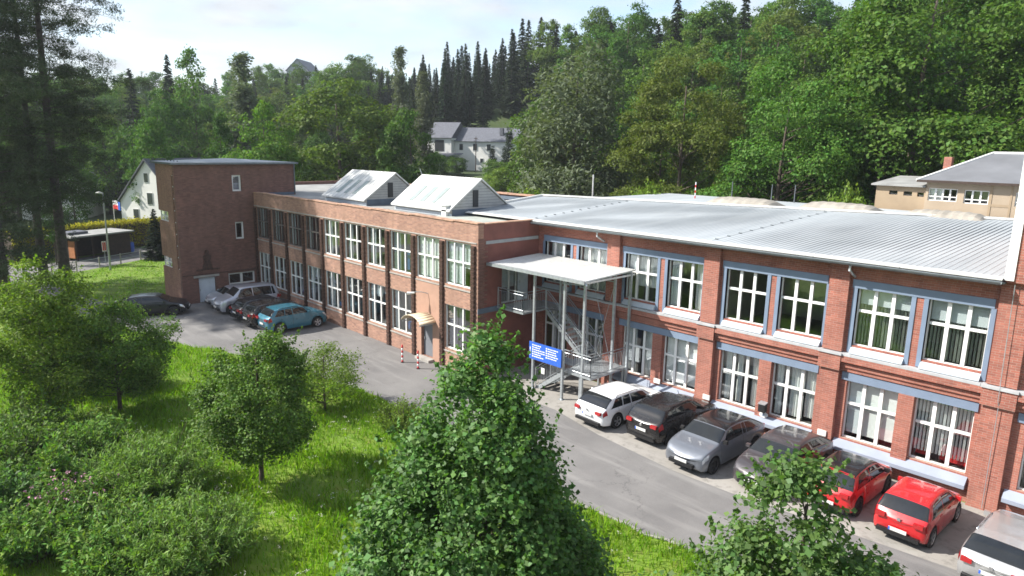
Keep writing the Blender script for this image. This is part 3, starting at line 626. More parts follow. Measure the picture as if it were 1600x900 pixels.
# ------------------------------------------------------------------ red brick wing
B = empty('red_brick_wing', (0, 0, 0), 0, 'red brick factory wing with blue-grey lintels under a pale grey metal roof', 'factory building')
BY = 4.38; PF = 4.16
PIL = [(31.31, 32.06), (36.70, 37.45), (42.12, 42.85), (47.56, 48.46)]
BAYS = [(26.75, 31.31), (32.06, 36.70), (37.45, 42.12), (42.85, 47.56)]
wins = []
for a, b in BAYS:
    if a < 27: o = [b-4.67+0.27, b-4.67+2.67]
    else: o = [a+0.27, a+2.67]
    for x in o: wins.append((x, x+1.85, a))
holes = []
for x0, x1, a in wins: holes += [(x0, x1, 4.74, 6.97), (x0, x1, 1.0, 3.34)]
holes += [(48.85, 50.7, 1.0, 3.34), (48.85, 50.7, 4.74, 6.97), (51.2, 53.0, 1.0, 3.34), (51.2, 53.0, 4.74, 6.97)]
mb = MB(); wall(mb, 'y', BY, 0.36, 26.4, 60, -0.3, 7.95, holes); mb.build('wall', M['brickB'], B)
mb = MB(); mb.box(47.72, 60, 3.98, 4.6, 7.96, 14.0); mb.box(47.72, 48.2, 4.6, 14, 8.0, 14.0); mb.build('wall', M['brickB'], B)
MB().box(47.66, 47.92, 3.93, 3.977, 8.02, 14.0).build('corner_flashing', M['white'], B)
mb = MB(); mb.box(20.5, 59.5, 20.4, 20.8, -0.3, 8.2); mb.box(20.3, 20.5, 15.02, 20.8, -0.3, 8.2); mb.build('wall', M['brickT'], B)
for a, b in PIL:
    e = 0.02 if b > 48 else 0
    MB().box(a, b, PF, BY-0.001, -0.1, 3.72).box(a+e, b-e, PF+0.02, BY-0.001, 4.46, 7.93).build('pilaster', M['brickB'], B)
    MB().box(a-0.05, b+0.05, PF-0.11, 4.068, 3.74, 4.34).build('pilaster_cap', M['brickB'], B); MB().box(a-0.08, b+0.08, 4.0, 4.068, 4.342, 4.432).build('ledge', M['ledge'], B)
MB().box(59.2, 60, PF, BY-0.001, -0.1, 13).build('pilaster', M['brickB'], B)
mb = MB(); mb.box(26.46, 60, BY-0.10, BY-0.002, 3.70, 3.86); mb.box(26.46, 60, BY-0.17, BY-0.10, 3.87, 4.04) ; mb.box(26.46, 60, BY-0.10, BY-0.002, 3.87, 4.34); mb.box(26.46, 60, BY-0.30, BY-0.11, 4.10, 4.34); mb.build('cornice', M['brickB'], B)
for k in range(8):
    x = 26.46+k*4.2; MB().box(x, min(60, x+4.19), 4.07, BY-0.003, 4.342, 4.43).build('ledge', M['ledge'], B)
def lower_dress(n):
    return {2: [('curtain', 0.03, 0.34, 'curtain', 0.02, 0.98), ('curtain', 0.62, 0.95, 'curtain', 0.02, 0.98)], 3: [('roller', 0.03, 0.97, 'curtain', 0.05, 0.98), ('crate', 0.2, 0.8, 'curtain', 0.03, 0.16)],
            4: [('curtain', 0.05, 0.2, 'curtain', 0.02, 0.98), ('curtain', 0.36, 0.5, 'curtain', 0.02, 0.98), ('curtain', 0.74, 0.96, 'curtain', 0.02, 0.98)], 5: [('curtain', 0.04, 0.2, 'curtain', 0.02, 0.98), ('curtain', 0.38, 0.68, 'curtain', 0.05, 0.98), ('curtain', 0.73, 0.96, 'curtain', 0.1, 0.98)],
            6: [('roller', 0.03, 0.33, 'blind', 0.08, 0.98), ('roller', 0.35, 0.66, 'curtain', 0.08, 0.98), ('roller', 0.68, 0.97, 'curtain', 0.1, 0.98)], 7: [('slats', 0.03, 0.97, 'curtain', 0.12, 0.98), ('crate', 0.06, 0.3, 'red', 0.03, 0.1), ('crate', 0.48, 0.58, 'red', 0.03, 0.1), ('crate', 0.66, 0.95, 'red', 0.03, 0.12)]}.get(n, [])
def upper_dress(n):
    return {0: [('curtain', 0.1, 0.6, 'curtain', 0.02, 0.98)], 1: [('curtain', 0.03, 0.95, 'curtain', 0.02, 0.98)], 2: [('slats', 0.3, 0.97, 'curtain', 0.3, 0.98), ('roller', 0.02, 0.32, 'blind', 0.6, 0.98)], 3: [('curtain', 0.03, 0.3, 'blind', 0.02, 0.98), ('curtain', 0.72, 0.97, 'curtain', 0.02, 0.98), ('crate', 0.74, 0.9, 'yellow', 0.03, 0.1)],
            6: [('roller', 0.03, 0.97, 'blind', 0.72, 0.98), ('slats', 0.03, 0.97, 'darkslat', 0.03, 0.72)], 7: [('roller', 0.03, 0.97, 'blind', 0.66, 0.98), ('slats', 0.03, 0.97, 'darkslat', 0.03, 0.66)]}.get(n, [])
WB_ = [(x0, x1) for x0, x1, a in wins]+[(48.85, 50.7), (51.2, 53.0)]
for n, (x0, x1) in enumerate(WB_):
    w = window(B, x0, BY+0.14, 4.74, x1-x0, 2.23, split=0.61, fw=0.05, mw=0.10, mull=0.125, dress=upper_dress(n))
    w2 = window(B, x0, BY+0.16, 1.0, x1-x0, 2.34, split=0.60, fw=0.05, mw=0.10, mull=0.125, dress=lower_dress(n))
    # painted blue reveal frames of the upper windows and sloped sills
    MB().box(x0-0.15, x0, BY-0.035, BY+0.139, 4.46, 6.965).build('window_jamb', M['blue'], B); MB().box(x1, x1+0.15, BY-0.035, BY+0.139, 4.46, 6.965).build('window_jamb', M['blue'], B)
    mb = MB(); mb.prism([(x0+0.002, BY+0.13, 4.455), (x0+0.002, BY+0.13, 4.735), (x0+0.002, BY-0.04, 4.66), (x0+0.002, BY-0.20, 4.50), (x0+0.002, BY-0.20, 4.455)], (x1-x0-0.004, 0, 0)); mb.build('window_sill', M['whitesill'], B)
for a, b in BAYS+[(48.5, 53.4)]:
    a2 = max(a, 26.46)
    MB().box(a2+0.08, b-0.1, BY-0.045, BY-0.002, 6.967, 7.285).build('lintel', M['blue'], B)
    MB().box(a2+0.08, b-0.1, BY-0.055, BY-0.002, 3.345, 3.665).build('lintel', M['blue'], B)
    mb = MB(); mb.prism([(a2+0.05, BY-0.002, 0.56), (a2+0.05, BY-0.002, 0.93), (a2+0.05, PF-0.10, 0.70), (a2+0.05, PF-0.10, 0.56)], (b-a2-0.15, 0, 0)); mb.build('window_sill', M['bluesill'], B)
    # thicker brick pier standing on the long sill between the two windows
    xs = sorted([x for x in WB_ if a2 < x[0] < b])
    if len(xs) == 2: MB().box(xs[0][1]+0.01, xs[1][0]-0.01, BY-0.10, BY-0.003, 0.80, 3.34).build('window_pier', M['brickB'], B)
    MB().box(a2+0.005, b-0.005, BY-0.05, BY-0.003, 7.60, 7.92).build('corbel', M['brickB'], B)
MB().box(26.8, 59, 10.0, 10.1, -0.2, 7.9).build('room_wall', M['interior'], B)
for z in (0.1, 4.0): MB().box(26.8, 59, 4.78, 10.0, z-0.2, z+0.1).build('floor_slab', M['floorin'], B)
for x in (31.7, 37.08, 42.48, 48.1): MB().box(x-0.06, x+0.06, 4.8, 10.0, 0.2, 7.9).build('room_wall', M['interior'], B)
# metal roof: three fields of ribbed sheets between lapped joints
ZF = 8.06
def edge_back(x): return (11.4+(x-21.7)*(19.44-11.4)/(45-21.7)) 
def zback(x): return 8.72+(x-21.7)*0.0013
def roof_pt(x, s, dz=0): yb = edge_back(x); return (x, 3.86+(yb-3.86)*s, ZF+(zback(x)-ZF)*s+dz)
for a, b in ((20.35, 26.1), (26.13, 36.9), (36.93, 47.66)):
    mb = MB(); mb.face([roof_pt(a, 0), roof_pt(b, 0), roof_pt(b, 1), roof_pt(a, 1)])
    mb.face([roof_pt(a, 0, -0.06), roof_pt(a, 1, -0.06), roof_pt(b, 1, -0.06), roof_pt(b, 0, -0.06)])
    n = int((b-a)/0.22)
    for k in range(n+1):
        x = a+(b-a-0.07)*k/n
        p = [roof_pt(x, 0, 0.002), roof_pt(x+0.07, 0, 0.002), roof_pt(x+0.05, 0, 0.009), roof_pt(x+0.02, 0, 0.009)]; q = [roof_pt(x, 1, 0.002), roof_pt(x+0.07, 1, 0.002), roof_pt(x+0.05, 1, 0.009), roof_pt(x+0.02, 1, 0.009)]
        mb.face(p[::-1])
        for j in (1, 2, 3): mb.face([p[j], p[(j+1) % 4], q[(j+1) % 4], q[j]])
    mb.build('roof_sheet', M['roofsheet'], B)
for xj in (26.1, 36.9):
    mb = MB()
    for k in range(12): x, y, z = roof_pt(xj+0.06, 0.06+k*0.08); mb.box(x-0.07, x+0.07, y-0.03, y+0.03, z+0.02, z+0.05)
    mb.build('lap_clip', M['gutter'], B)
for k in range(9):
    a, b = 20.3+k*3.04, 20.3+k*3.04+3.02; y0, z0 = 3.86, ZF
    MB().prism([(a, y0-0.10, z0-0.045), (a, y0+0.14, z0+0.03), (a, y0+0.14, z0+0.05), (a, y0-0.11, z0-0.005)], (b-a, 0, 0)).build('eaves_flashing', M['offwhite'], B)
    p, q = roof_pt(a, 1), roof_pt(min(b, 47.6), 1)
    if a < 47: MB().prism([(p[0], p[1]-0.16, p[2]+0.03), (p[0], p[1]+0.16, p[2]+0.03), (p[0], p[1]+0.16, p[2]+0.11), (p[0], p[1]-0.16, p[2]+0.11)], (q[0]-p[0], q[1]-p[1], q[2]-p[2])).build('ridge_flashing', M['offwhite'], B)
MB().prism([roof_pt(20.28, 0, -0.02), roof_pt(20.40, 0, -0.02), roof_pt(20.40, 0, 0.12), roof_pt(20.28, 0, 0.12)], tuple(np.subtract(roof_pt(20.3, 1), roof_pt(20.3, 0)))).build('verge_flashing', M['offwhite'], B)
mb = MB()
for k in range(8):
    t0, t1 = math.pi+math.pi*k/8, math.pi+math.pi*(k+1)/8; r = 0.105
    mb.prism([(26.5, 3.665+r*math.cos(t0), 7.985+r*math.sin(t0)), (26.5, 3.665+r*math.cos(t1), 7.985+r*math.sin(t1)), (26.5, 3.665+(r-.012)*math.cos(t1), 7.985+(r-.012)*math.sin(t1)), (26.5, 3.665+(r-.012)*math.cos(t0), 7.985+(r-.012)*math.sin(t0))], (21.15, 0, 0))
mb.build('gutter', M['gutter'], B)
MB().box(26.45, 47.7, 3.80, 4.16, 7.90, 7.955).build('soffit', M['gutter'], B)
MB().prism([(20.4, 4.0, 7.7), (20.4, 14.3, 7.7), (20.4, 11.0, 8.64), (20.4, 4.0, 8.0)], (0.05, 0, 0)).build('verge_board', M['darkband'], B)
for x in (31.0, 42.98):
    MB().tube([(x, 3.71, 7.88), (x, 3.72, 7.70), (x, 4.05, 7.52), (x, 4.30, 7.40)], 0.055, 8).build('gutter_outlet', M['galv'], B)
MB().tube([(47.95, 4.05, 7.9), (48.0, 4.06, 4.6), (48.02, 4.0, 4.4), (48.02, 4.0, 4.0), (48.05, 4.06, 3.8), (48.05, 4.1, 0.1)], 0.012, 5).build('lightning_conductor', M['galv'], B)
for x, z in ((34.69, 1.12), (37.34, 1.06), (42.5, 1.04), (44.9, 0.46)):
    MB().box(x-0.17, x+0.17, PF-0.06 if z > 0.9 else PF-0.16, PF-0.002, z-0.11, z+0.11).build('vent_cover', M['offwhite'], B)
# letter box and oval plaque on the pier between the two windows of the third bay
lb = MB().prism([(39.86, 3.98, 1.18), (40.14, 3.98, 1.18), (40.14, 3.98, 1.52), (39.86, 3.98, 1.52)], (0, 0.25, 0)).build('letter_box', M['black'], B)
MB().prism([(39.84, 3.94, 1.525), (39.84, 4.24, 1.58), (39.84, 4.24, 1.60), (39.84, 3.94, 1.545)], (0.32, 0, 0)).build('lid', M['galv'], lb)
mb = MB(); mb.prism([(40.0+0.19*math.cos(t*math.pi/10), 4.225, 1.0+0.12*math.sin(t*math.pi/10)) for t in range(20)], (0, 0.045, 0)); op = mb.build('oval_plaque', M['white'], B)
MB().box(39.96, 40.04, 4.219, 4.224, 0.94, 1.06).build('plaque_mark', M['blue'], op)
MB().tube([(35.9, 4.05, 1.0), (36.1, 3.98, 0.7)], 0.02, 5).build('sill_hook', M['darkband'], B)

# ------------------------------------------------------------------ hall behind, with three long rooflight domes
H = empty('rear_hall', (34, 21, 0), 0, 'flat roofed rear hall with three long grey dome rooflights behind the metal roof', 'hall')
MB().box(20.6, 59.4, 15.2, 25.4, -0.3, 8.35).build('hall_block', M['concrete'], H)
mb = MB(); mb.face([(20.5, edge_back(20.5)+0.5, 8.42), (59.5, edge_back(59.5)+0.5, 8.42), (59.5, 25.5, 8.42), (20.5, 25.5, 8.42)]); mb.build('roof', M['roofsheet'], H)
for x0, x1, y0 in ((28.9, 33.3, 16.9), (34.2, 38.5, 18.4), (40.0, 43.9, 17.9)):
    mb = MB(); nu, nv = 16, 8; g = [[None]*(nv+1) for _ in range(nu+1)]
    for i in range(nu+1):
        for j in range(nv+1):
            u, v = 2*i/nu-1, 2*j/nv-1; zz = 0.44*max(0, (1-abs(u)**5))**0.6*max(0, (1-v*v))**0.5
            g[i][j] = ((x0+x1)/2+u*(x1-x0)/2, y0+1.1+v*1.1, 8.60+zz+0.018*math.cos(i*math.pi))
    for i in range(nu):
        for j in range(nv): mb.face([g[i][j], g[i+1][j], g[i+1][j+1], g[i][j+1]])
    dm = mb.build('rooflight_dome', M['dome'], H, True)
    MB().box(x0-0.03, x1+0.03, y0-0.03, y0+2.23, 8.42, 8.60).build('kerb', M['lantern'], dm)
def rod(name, x, y, z0, z1, r, m, label, grp=None, bands=0):
    t = empty(name, (x, y, z0), 0, label, 'post', grp)
    if not bands: MB().tube([(0, 0, 0), (0, 0, z1-z0)], [r, r*0.85], 7).build('shaft', m, t, off=(0, 0, 0))
    else:
        h = (z1-z0)/bands
        for k in range(bands): MB().tube([(0, 0, k*h), (0, 0, (k+1)*h)], r, 9).build('band', M['red'] if k % 2 == 0 else M['white'], t, off=(0, 0, 0))
    return t
rod('vent_pipe', 19.64, 16.94, 7.9, 10.0, 0.06, M['lantern'], 'pale slightly thicker pipe standing behind the roof by the grey willow', None)
rod('striped_post', 24.87, 22.33, 8.42, 9.6, 0.04, M['red'], 'thin red and white banded post standing behind the metal roof', None, 6)
for x, y, h, lb_ in ((27.06, 23.66, 1.3, 'dark thin rod behind the roof ridge, left of the first grey dome'), (29.6, 24.6, 1.2, 'dark thin rod rising behind the first grey dome'), (31.14, 24.87, 1.25, 'dark thin rod behind the gap between first and second domes'), (33.93, 26.38, 1.25, 'dark thin rod behind the second grey dome, before the beige building')):
    rod('lightning_rod', x, y, 8.42, 8.42+h, 0.035, M['gutter'], lb_, 'thin rods on the rear hall roof')

# ------------------------------------------------------------------ beige rendered building
G = empty('beige_building', (41, 28, 0), 0, 'beige rendered building with grey hipped roof and a red chimney', 'building')
mb = MB(); hs = [(39.05, 40.62, 9.1, 9.87), (40.98, 42.25, 9.05, 9.85), (43.55, 44.9, 9.05, 9.85)]
wall(mb, 'y', 26, 0.3, 38.9, 56, -0.2, 10.28, hs); mb.build('wall', M['beige2'], G)
mb = MB(); mb.box(38.9, 39.2, 26.3, 34, -0.2, 10.28); mb.box(55.7, 56, 26.3, 34, -0.2, 10.28); mb.box(39.2, 55.7, 33.7, 34, -0.2, 10.28); mb.build('wall', M['beige'], G)
mb = MB(); hs = [(36.75, 37.25, 9.32, 9.58), (37.6, 38.1, 9.30, 9.56), (38.4, 38.78, 9.28, 9.54)]
wall(mb, 'y', 26.15, 0.3, 35.95, 38.898, -0.2, 9.86, hs); mb.box(35.95, 36.2, 26.46, 31, -0.2, 9.86); mb.box(36.2, 38.89, 30.7, 31, -0.2, 9.86); mb.build('wall', M['beige'], G)
mb = MB(); mb.prism([(35.7, 25.85, 9.88), (38.88, 25.85, 9.88), (38.88, 31.2, 10.3), (35.7, 31.2, 10.3)], (0, 0, 0.10)); mb.build('roof', M['bitumen'], G)
e = (38.45, 56.5, 25.55, 34.5); rz = 12.05
mb = MB(); r0, r1 = (41.3, 30, rz), (54, 30, rz)
c = [(e[0], e[2], 10.34), (e[1], e[2], 10.34), (e[1], e[3], 10.34), (e[0], e[3], 10.34)]
mb.face([c[0], c[1], r1, r0]); mb.face([c[2], c[3], r0, r1]); mb.face([c[3], c[0], r0]); mb.face([c[1], c[2], r1]); mb.face([(p[0], p[1], 10.29) for p in c][::-1])
rf = mb.build('roof', M['slate'], G); rf.data.materials[0] = M['hiproof']
mb = MB(); mb.tube([c[0], r0], 0.09, 6); mb.tube([r0, r1], 0.09, 6); mb.build('ridge_capping', M['offwhite'], rf)
MB().box(e[0], e[1], 25.50, 25.549, 10.22, 10.36).build('fascia', M['timber'], G)
MB().box(38.55, 39.0, 30.2, 30.7, 10.0, 11.75).build('chimney', M['brickB'], G)
window(G, 39.05, 26.08, 9.1, 1.57, 0.77, cols=4, split=0.35, fw=0.05, mw=0.05, mull=0.09, dress=[('roller', 0.0, 0.5, 'curtain', 0.02, 0.98)])
window(G, 40.98, 26.08, 9.05, 1.27, 0.80, cols=3, split=0.3, fw=0.05, mw=0.05, mull=0.09)
window(G, 43.55, 26.08, 9.05, 1.35, 0.80, cols=3, split=0.3, fw=0.05, mw=0.05, mull=0.09)
for x0, x1, z in ((36.75, 37.25, 9.32), (37.6, 38.1, 9.30), (38.4, 38.78, 9.28)): window(G, x0, 26.25, z, x1-x0, 0.26, cols=1, split=None, fw=0.02, frame='dark')
mb = MB(); mb.box(42.3, 42.42, 25.97, 25.999, 6, 10.2); mb.box(43.3, 43.4, 25.97, 25.999, 6, 10.2); mb.box(42.42, 43.3, 25.98, 25.999, 8.95, 9.1); mb.build('render_band', M['beige'], G)
MB().box(39.2, 55, 27.5, 27.6, 0, 10.2).build('room_wall', M['floorin'], G)

# ------------------------------------------------------------------ entrance canopy on steel posts
K = empty('entrance_canopy', (29.7, 2.4, 0), 0, 'white corrugated steel canopy on slim grey posts over the outside stair', 'canopy')
def can_z(y): return 6.08+(y-0.62)*0.035
for k in range(8):
    a, b = 26.5+k*0.815, 26.5+k*0.815+0.80; mb = MB(); n = 5
    for j in range(n):
        x = a+(b-a)*j/n; w = (b-a)/n
        pr = [(x, 0), (x+w*0.3, 0), (x+w*0.42, 0.045), (x+w*0.88, 0.045), (x+w, 0)]
        for i in range(4):
            (xa, za), (xb, zb) = pr[i], pr[i+1]; y0, y1 = 0.58, 4.3
            mb.face([(xa, y0, can_z(y0)+za), (xb, y0, can_z(y0)+zb), (xb, y1, can_z(y1)+zb), (xa, y1, can_z(y1)+za)])
            mb.face([(xa, y1, can_z(y1)+za-0.02), (xb, y1, can_z(y1)+zb-0.02), (xb, y0, can_z(y0)+zb-0.02), (xa, y0, can_z(y0)+za-0.02)])
    mb.build('roof_sheet', M['offwhite'], K)
MB().box(26.46, 33.0, 0.50, 0.575, 5.96, 6.10).build('gutter', M['galv'], K)
for y in (0.9, 2.4, 3.9): MB().box(26.48, 33.0, y-0.05, y+0.05, can_z(y)-0.16, can_z(y)-0.025).build('purlin', M['galv'], K)
MB().box(32.98, 33.03, 0.58, 4.24, 5.98, 6.06).build('edge_beam', M['offwhite'], K)
for x, y in ((29.32, 1.16), (31.4, 1.05), (32.35, 1.38), (32.65, 3.2), (33.0, 3.95), (29.2, 3.2)): MB().box(x-0.055, x+0.055, y-0.055, y+0.055, 0.0, can_z(y)-0.03).box(x-0.12, x+0.12, y-0.12, y+0.12, 0.009, 0.03).build('post', M['galv'], K)
for (x, y), (x2, y2) in (((31.4, 1.05), (32.35, 1.38)), ((29.2, 3.2), (32.65, 3.2))): MB().tube([(x, y, 5.72), (x2, y2, 5.72)], 0.03, 6).build('tie_bar', M['galv'], K)
MB().tube([(32.65, 3.2, 5.7), (31.55, 3.2, 1.6)], 0.012, 5).build('brace', M['galv'], K); MB().tube([(31.35, 3.2, 5.5), (32.6, 3.2, 1.6)], 0.012, 5).build('brace', M['galv'], K)
MB().tube([(33.0, 0.62, 6.0), (33.06, 0.6, 5.9)], 0.05, 8).build('gutter_end', M['galv'], K)

# ------------------------------------------------------------------ steel stair
S = empty('steel_staircase', (29.6, 2.6, 0), 0, 'grey galvanised outside staircase with two flights and barred railings', 'staircase')
MB().box(26.45, 28.4, 1.3, 4.05, 3.60, 3.70).build('upper_landing', M['galv'], S)
MB().box(31.25, 32.95, 1.3, 4.05, 1.30, 1.40).build('middle_landing', M['galv'], S)
def railing(pts, h=1.02, n_per=0.125, name='railing'):
    mb = MB()
    for (a, b) in zip(pts[:-1], pts[1:]):
        a, b = Vector(a), Vector(b); L = (b-a).length; up = Vector((0, 0, 1))
        mb.tube([a+up*h, b+up*h], 0.024, 6); mb.tube([a+up*0.1, b+up*0.1], 0.016, 5); mb.tube([a+up*(h-0.14), b+up*(h-0.14)], 0.014, 5)
        for p in (a, b): mb.tube([p, p+up*h], 0.024, 6)
        n = int(L/n_per)
        for k in range(1, n): p = a+(b-a)*k/n; mb.tube([p+up*0.1, p+up*(h-0.14)], 0.008, 4, False)
    return mb.build(name, M['galv'], S)
railing([(26.5, 1.32, 3.7), (28.38, 1.32, 3.7), (28.38, 2.95, 3.7)])
def flight(xa, za, xb, zb, y0, y1, n):
    for y in (y0, y1): MB().prism([(xa, y-0.02, za-0.02), (xb, y-0.02, zb-0.02), (xb, y-0.02, zb-0.26), (xa, y-0.02, za-0.26)], (0, 0.04, 0)).build('stringer', M['galv'], S)
    for k in range(n):
        t = (k+0.5)/n; x = xa+(xb-xa)*t; z = za+(zb-za)*t-0.05; MB().box(x-0.13, x+0.13, y0+0.025, y1-0.025, z-0.02, z+0.015).build('tread', M['galv'], S)
    for y in (y0, y1): railing([(xa, y, za), (xb, y, zb)])
flight(28.4, 3.70, 31.3, 1.42, 3.0, 4.02, 12)
flight(31.25, 1.40, 29.35, 0.04, 1.35, 2.45, 8)
railing([(31.25, 1.34, 1.4), (32.9, 1.34, 1.4), (32.9, 4.0, 1.4)]); railing([(31.28, 2.5, 1.4), (31.28, 2.95, 1.4)])
for x, y, z in ((28.3, 3.9, 3.6), (28.3, 1.4, 3.6), (31.35, 3.9, 1.3), (32.85, 3.9, 1.3), (32.2, 1.45, 1.3)):
    if (x, y) != (28.3, 1.4): MB().box(x-0.05, x+0.05, y-0.05, y+0.05, 0.009, z).build('stair_post', M['galv'], S)

# ------------------------------------------------------------------ signs
D = empty('directory_sign', (30.35, 0.96, 1.62), 0, 'blue directory board with two columns of white lines hung between the canopy posts', 'sign')
MB().box(29.26, 31.40, 0.93, 0.965, 1.62, 2.50).build('board', M['signblue'], D)
mb = MB(); rs = random.Random(3)
mb.box(29.31, 29.36, 0.924, 0.928, 1.80, 2.22)
for cx in (29.48, 30.40):
    for k in range(6):
        z = 2.36-k*0.115
        if k == 5 and cx > 30: continue
        mb.box(cx, cx+0.075, 0.924, 0.928, z-0.035, z+0.035); x = cx+0.12; e = cx+rs.uniform(0.45, 0.8)
        while x < e: w = rs.uniform(0.05, 0.14); mb.box(x, x+w, 0.924, 0.928, z-0.024, z+0.024); x += w+0.025
mb.build('lettering', M['white'], D)
NT = empty('notice_card', (29.95, 1.30, 0.9), 0, 'small white notice card fixed to the lower stair railing below the blue board', 'notice')
MB().box(29.78, 30.0, 1.285, 1.295, 0.86, 1.16).build('card', M['white'], NT)

# ------------------------------------------------------------------ bollards
for i, (x, y, lb_) in enumerate(((21.65, -1.40, 'red and white striped bollard farther from the grey door'), (23.12, -1.40, 'red and white striped bollard right in front of the grey door'))):
    b = empty('bollard', (x, y, 0.004), 0, lb_, 'bollard', 'striped bollards by the grey door')
    for k in range(7): MB().tube([(0, 0, k*0.14), (0, 0, (k+1)*0.14)], 0.055, 10).build('band', M['red'] if k % 2 == 0 else M['white'], b, True, off=(0, 0, 0))
    MB().tube([(0, 0, 0.98), (0, 0, 1.01), (0, 0, 1.03)], [0.055, 0.045, 0.01], 10).build('cap', M['red'], b, True, off=(0, 0, 0))
    MB().tube([(0, 0, 0), (0, 0, 0.03)], 0.10, 10).build('foot', M['dark'], b, off=(0, 0, 0))
gb = empty('grit_bin', (0.42, -1.65, 0.004), 0, 'yellow plastic grit bin against the tower wall behind the silver van', 'bin')
MB().prism([(0.08, -2.2, 0.0), (0.72, -2.2, 0.0), (0.8, -2.2, 0.78), (0.02, -2.2, 0.78)], (0, 1.15, 0)).build('tub', M['yellow'], gb)
MB().prism([(-0.02, -2.26, 0.785), (0.84, -2.26, 0.785), (0.80, -2.26, 0.86), (0.3, -2.26, 1.02), (0.04, -2.26, 1.0)], (0, 1.27, 0)).build('lid', M['yellow'], gb)

# ------------------------------------------------------------------ cars
def car(label, paint, kind, x, y, head, L=4.5, Wd=1.82, Ht=1.5, roof=None, clad=False, rails=None, rim='rim', plate_front=True, glow=None, name='parked_car', cat='car', group='parked cars'):
    """body loft along +X (front at +X); heading angle head about Z; (x, y) = middle of the car"""
    root = empty(name, (x, y, 0.006), head, label, cat, group)
    hw = Wd/2; wr = 0.335 if Ht < 1.6 else 0.35
    K_ = {  # roofline as (fraction of L, fraction of H), belt height, wheel positions
        'wagon': ([(0, .60), (.02, .66), (.055, .72), (.10, .86), (.15, .955), (.25, .99), (.42, 1), (.55, .985), (.60, .95), (.735, .69), (.76, .675), (.87, .63), (.95, .565), (.985, .47), (1, .43)], .66, (.205, .80), (.60, .735), (.045, .155)),
        'suv': ([(0, .60), (.02, .67), (.05, .71), (.09, .85), (.13, .945), (.24, .985), (.42, 1), (.54, .985), (.60, .94), (.72, .72), (.745, .70), (.86, .665), (.945, .60), (.985, .50), (1, .46)], .68, (.195, .80), (.595, .72), (.045, .135)),
        'fast': ([(0, .62), (.02, .665), (.05, .69), (.12, .80), (.22, .93), (.34, .985), (.46, 1), (.56, .985), (.63, .93), (.76, .70), (.785, .675), (.87, .625), (.95, .555), (.985, .46), (1, .42)], .66, (.19, .815), (.625, .76), (.055, .22)),
        'hatch': ([(0, .55), (.02, .63), (.04, .67), (.09, .83), (.135, .945), (.25, .985), (.42, 1), (.56, .98), (.63, .93), (.79, .69), (.82, .665), (.90, .625), (.96, .56), (.985, .47), (1, .42)], .655, (.18, .835), (.63, .79), (.035, .13)),
        'van': ([(0, .50), (.012, .60), (.025, .70), (.05, .88), (.08, .96), (.2, .99), (.42, 1), (.60, .985), (.655, .955), (.79, .68), (.82, .655), (.90, .60), (.96, .53), (.99, .43), (1, .39)], .60, (.19, .81), (.655, .79), (.02, .075)),
        'sedan': ([(0, .60), (.02, .655), (.07, .675), (.14, .76), (.25, .92), (.35, .985), (.46, 1), (.55, .985), (.61, .93), (.745, .69), (.77, .67), (.87, .635), (.95, .57), (.985, .48), (1, .44)], .66, (.205, .80), (.61, .745), (.09, .25)),
    }[kind]
    prof, belt, (w0, w1), (wsT, wsB), (rwB, rwT) = K_
    px = np.array([p[0] for p in prof])*L; pz = np.array([p[1] for p in prof])*Ht
    xs = np.unique(np.concatenate([np.linspace(0, L, 46), np.linspace(w0*L-wr-.12, w0*L+wr+.12, 15), np.linspace(w1*L-wr-.12, w1*L+wr+.12, 15)])); n = len(xs)
    fine = np.linspace(0, L, 400); tf = np.interp(fine, px, pz); kk = np.ones(9)/9; tf = np.convolve(np.pad(tf, 4, 'edge'), kk, 'valid')
    top = np.interp(xs, fine, tf); bz = belt*Ht
    u = xs/L
    plan = 1-0.10*np.clip((0.16-u)/0.16, 0, 1)**2.2-0.13*np.clip((u-0.80)/0.20, 0, 1)**2.2
    wb = hw*plan; bel = np.minimum(bz+0.02*(0.5-u), top-0.035)
    sill = 0.24+0.05*np.clip((0.1-u)/0.1, 0, 1)+0.03*np.clip((u-0.93)/0.07, 0, 1)
    if clad: sill = sill+0.02
    low = sill.copy()
    for wx in (w0*L, w1*L): low = np.maximum(low, np.where(np.abs(xs-wx) < wr+0.07, np.sqrt(np.maximum(0, (wr+0.07)**2-(xs-wx)**2))+wr-0.01, 0))
    fr = np.array([0, .14, .32, .55, .78, .92, 1.0]); wf = np.array([.955, .985, 1.0, 1.0, .985, .965, .945])
    rings = []
    for i in range(n):
        b = bel[i]; gh = top[i]-b; wg = wb[i]*.945; wrf = wg-min(.30*gh, .24); z0 = min(low[i], b-0.08)
        half = [(wb[i]*w, z0+(b-z0)*f) for f, w in zip(fr, wf)]
        rr = min(0.085, 0.45*gh)
        half += [(wg+(wrf-wg)*t-0.0+0.02*math.sin(math.pi*t)*min(1, gh/.3), b+(gh-rr)*t) for t in (.25, .5, .75, 1.0)]
        half += [(wrf-.03*min(1, gh/.2), top[i]-rr*.52), (wrf*.90, top[i]-rr*.25), (wrf*.68, top[i]-rr*.09), (wrf*.35, top[i]-rr*.02), (0, top[i])]
        rings.append(half)
    R = np.array(rings); nt_ = R.shape[1]
    full = np.concatenate([np.stack([-R[:, :, 0], R[:, :, 1]], -1), np.stack([R[:, -2::-1, 0], R[:, -2::-1, 1]], -1)], 1)   # -y side up over the roof to +y side
    m_ = full.shape[1]
    P = np.zeros((n, m_, 3)); P[:, :, 1] = full[:, :, 0]; P[:, :, 2] = full[:, :, 1]
    yy = np.abs(P[:, :, 1])/hw; er = np.clip(1-xs/0.5, 0, 1)[:, None]**2; ef = np.clip(1-(L-xs)/0.6, 0, 1)[:, None]**2
    zz = np.clip(P[:, :, 2]/Ht, 0, 1)
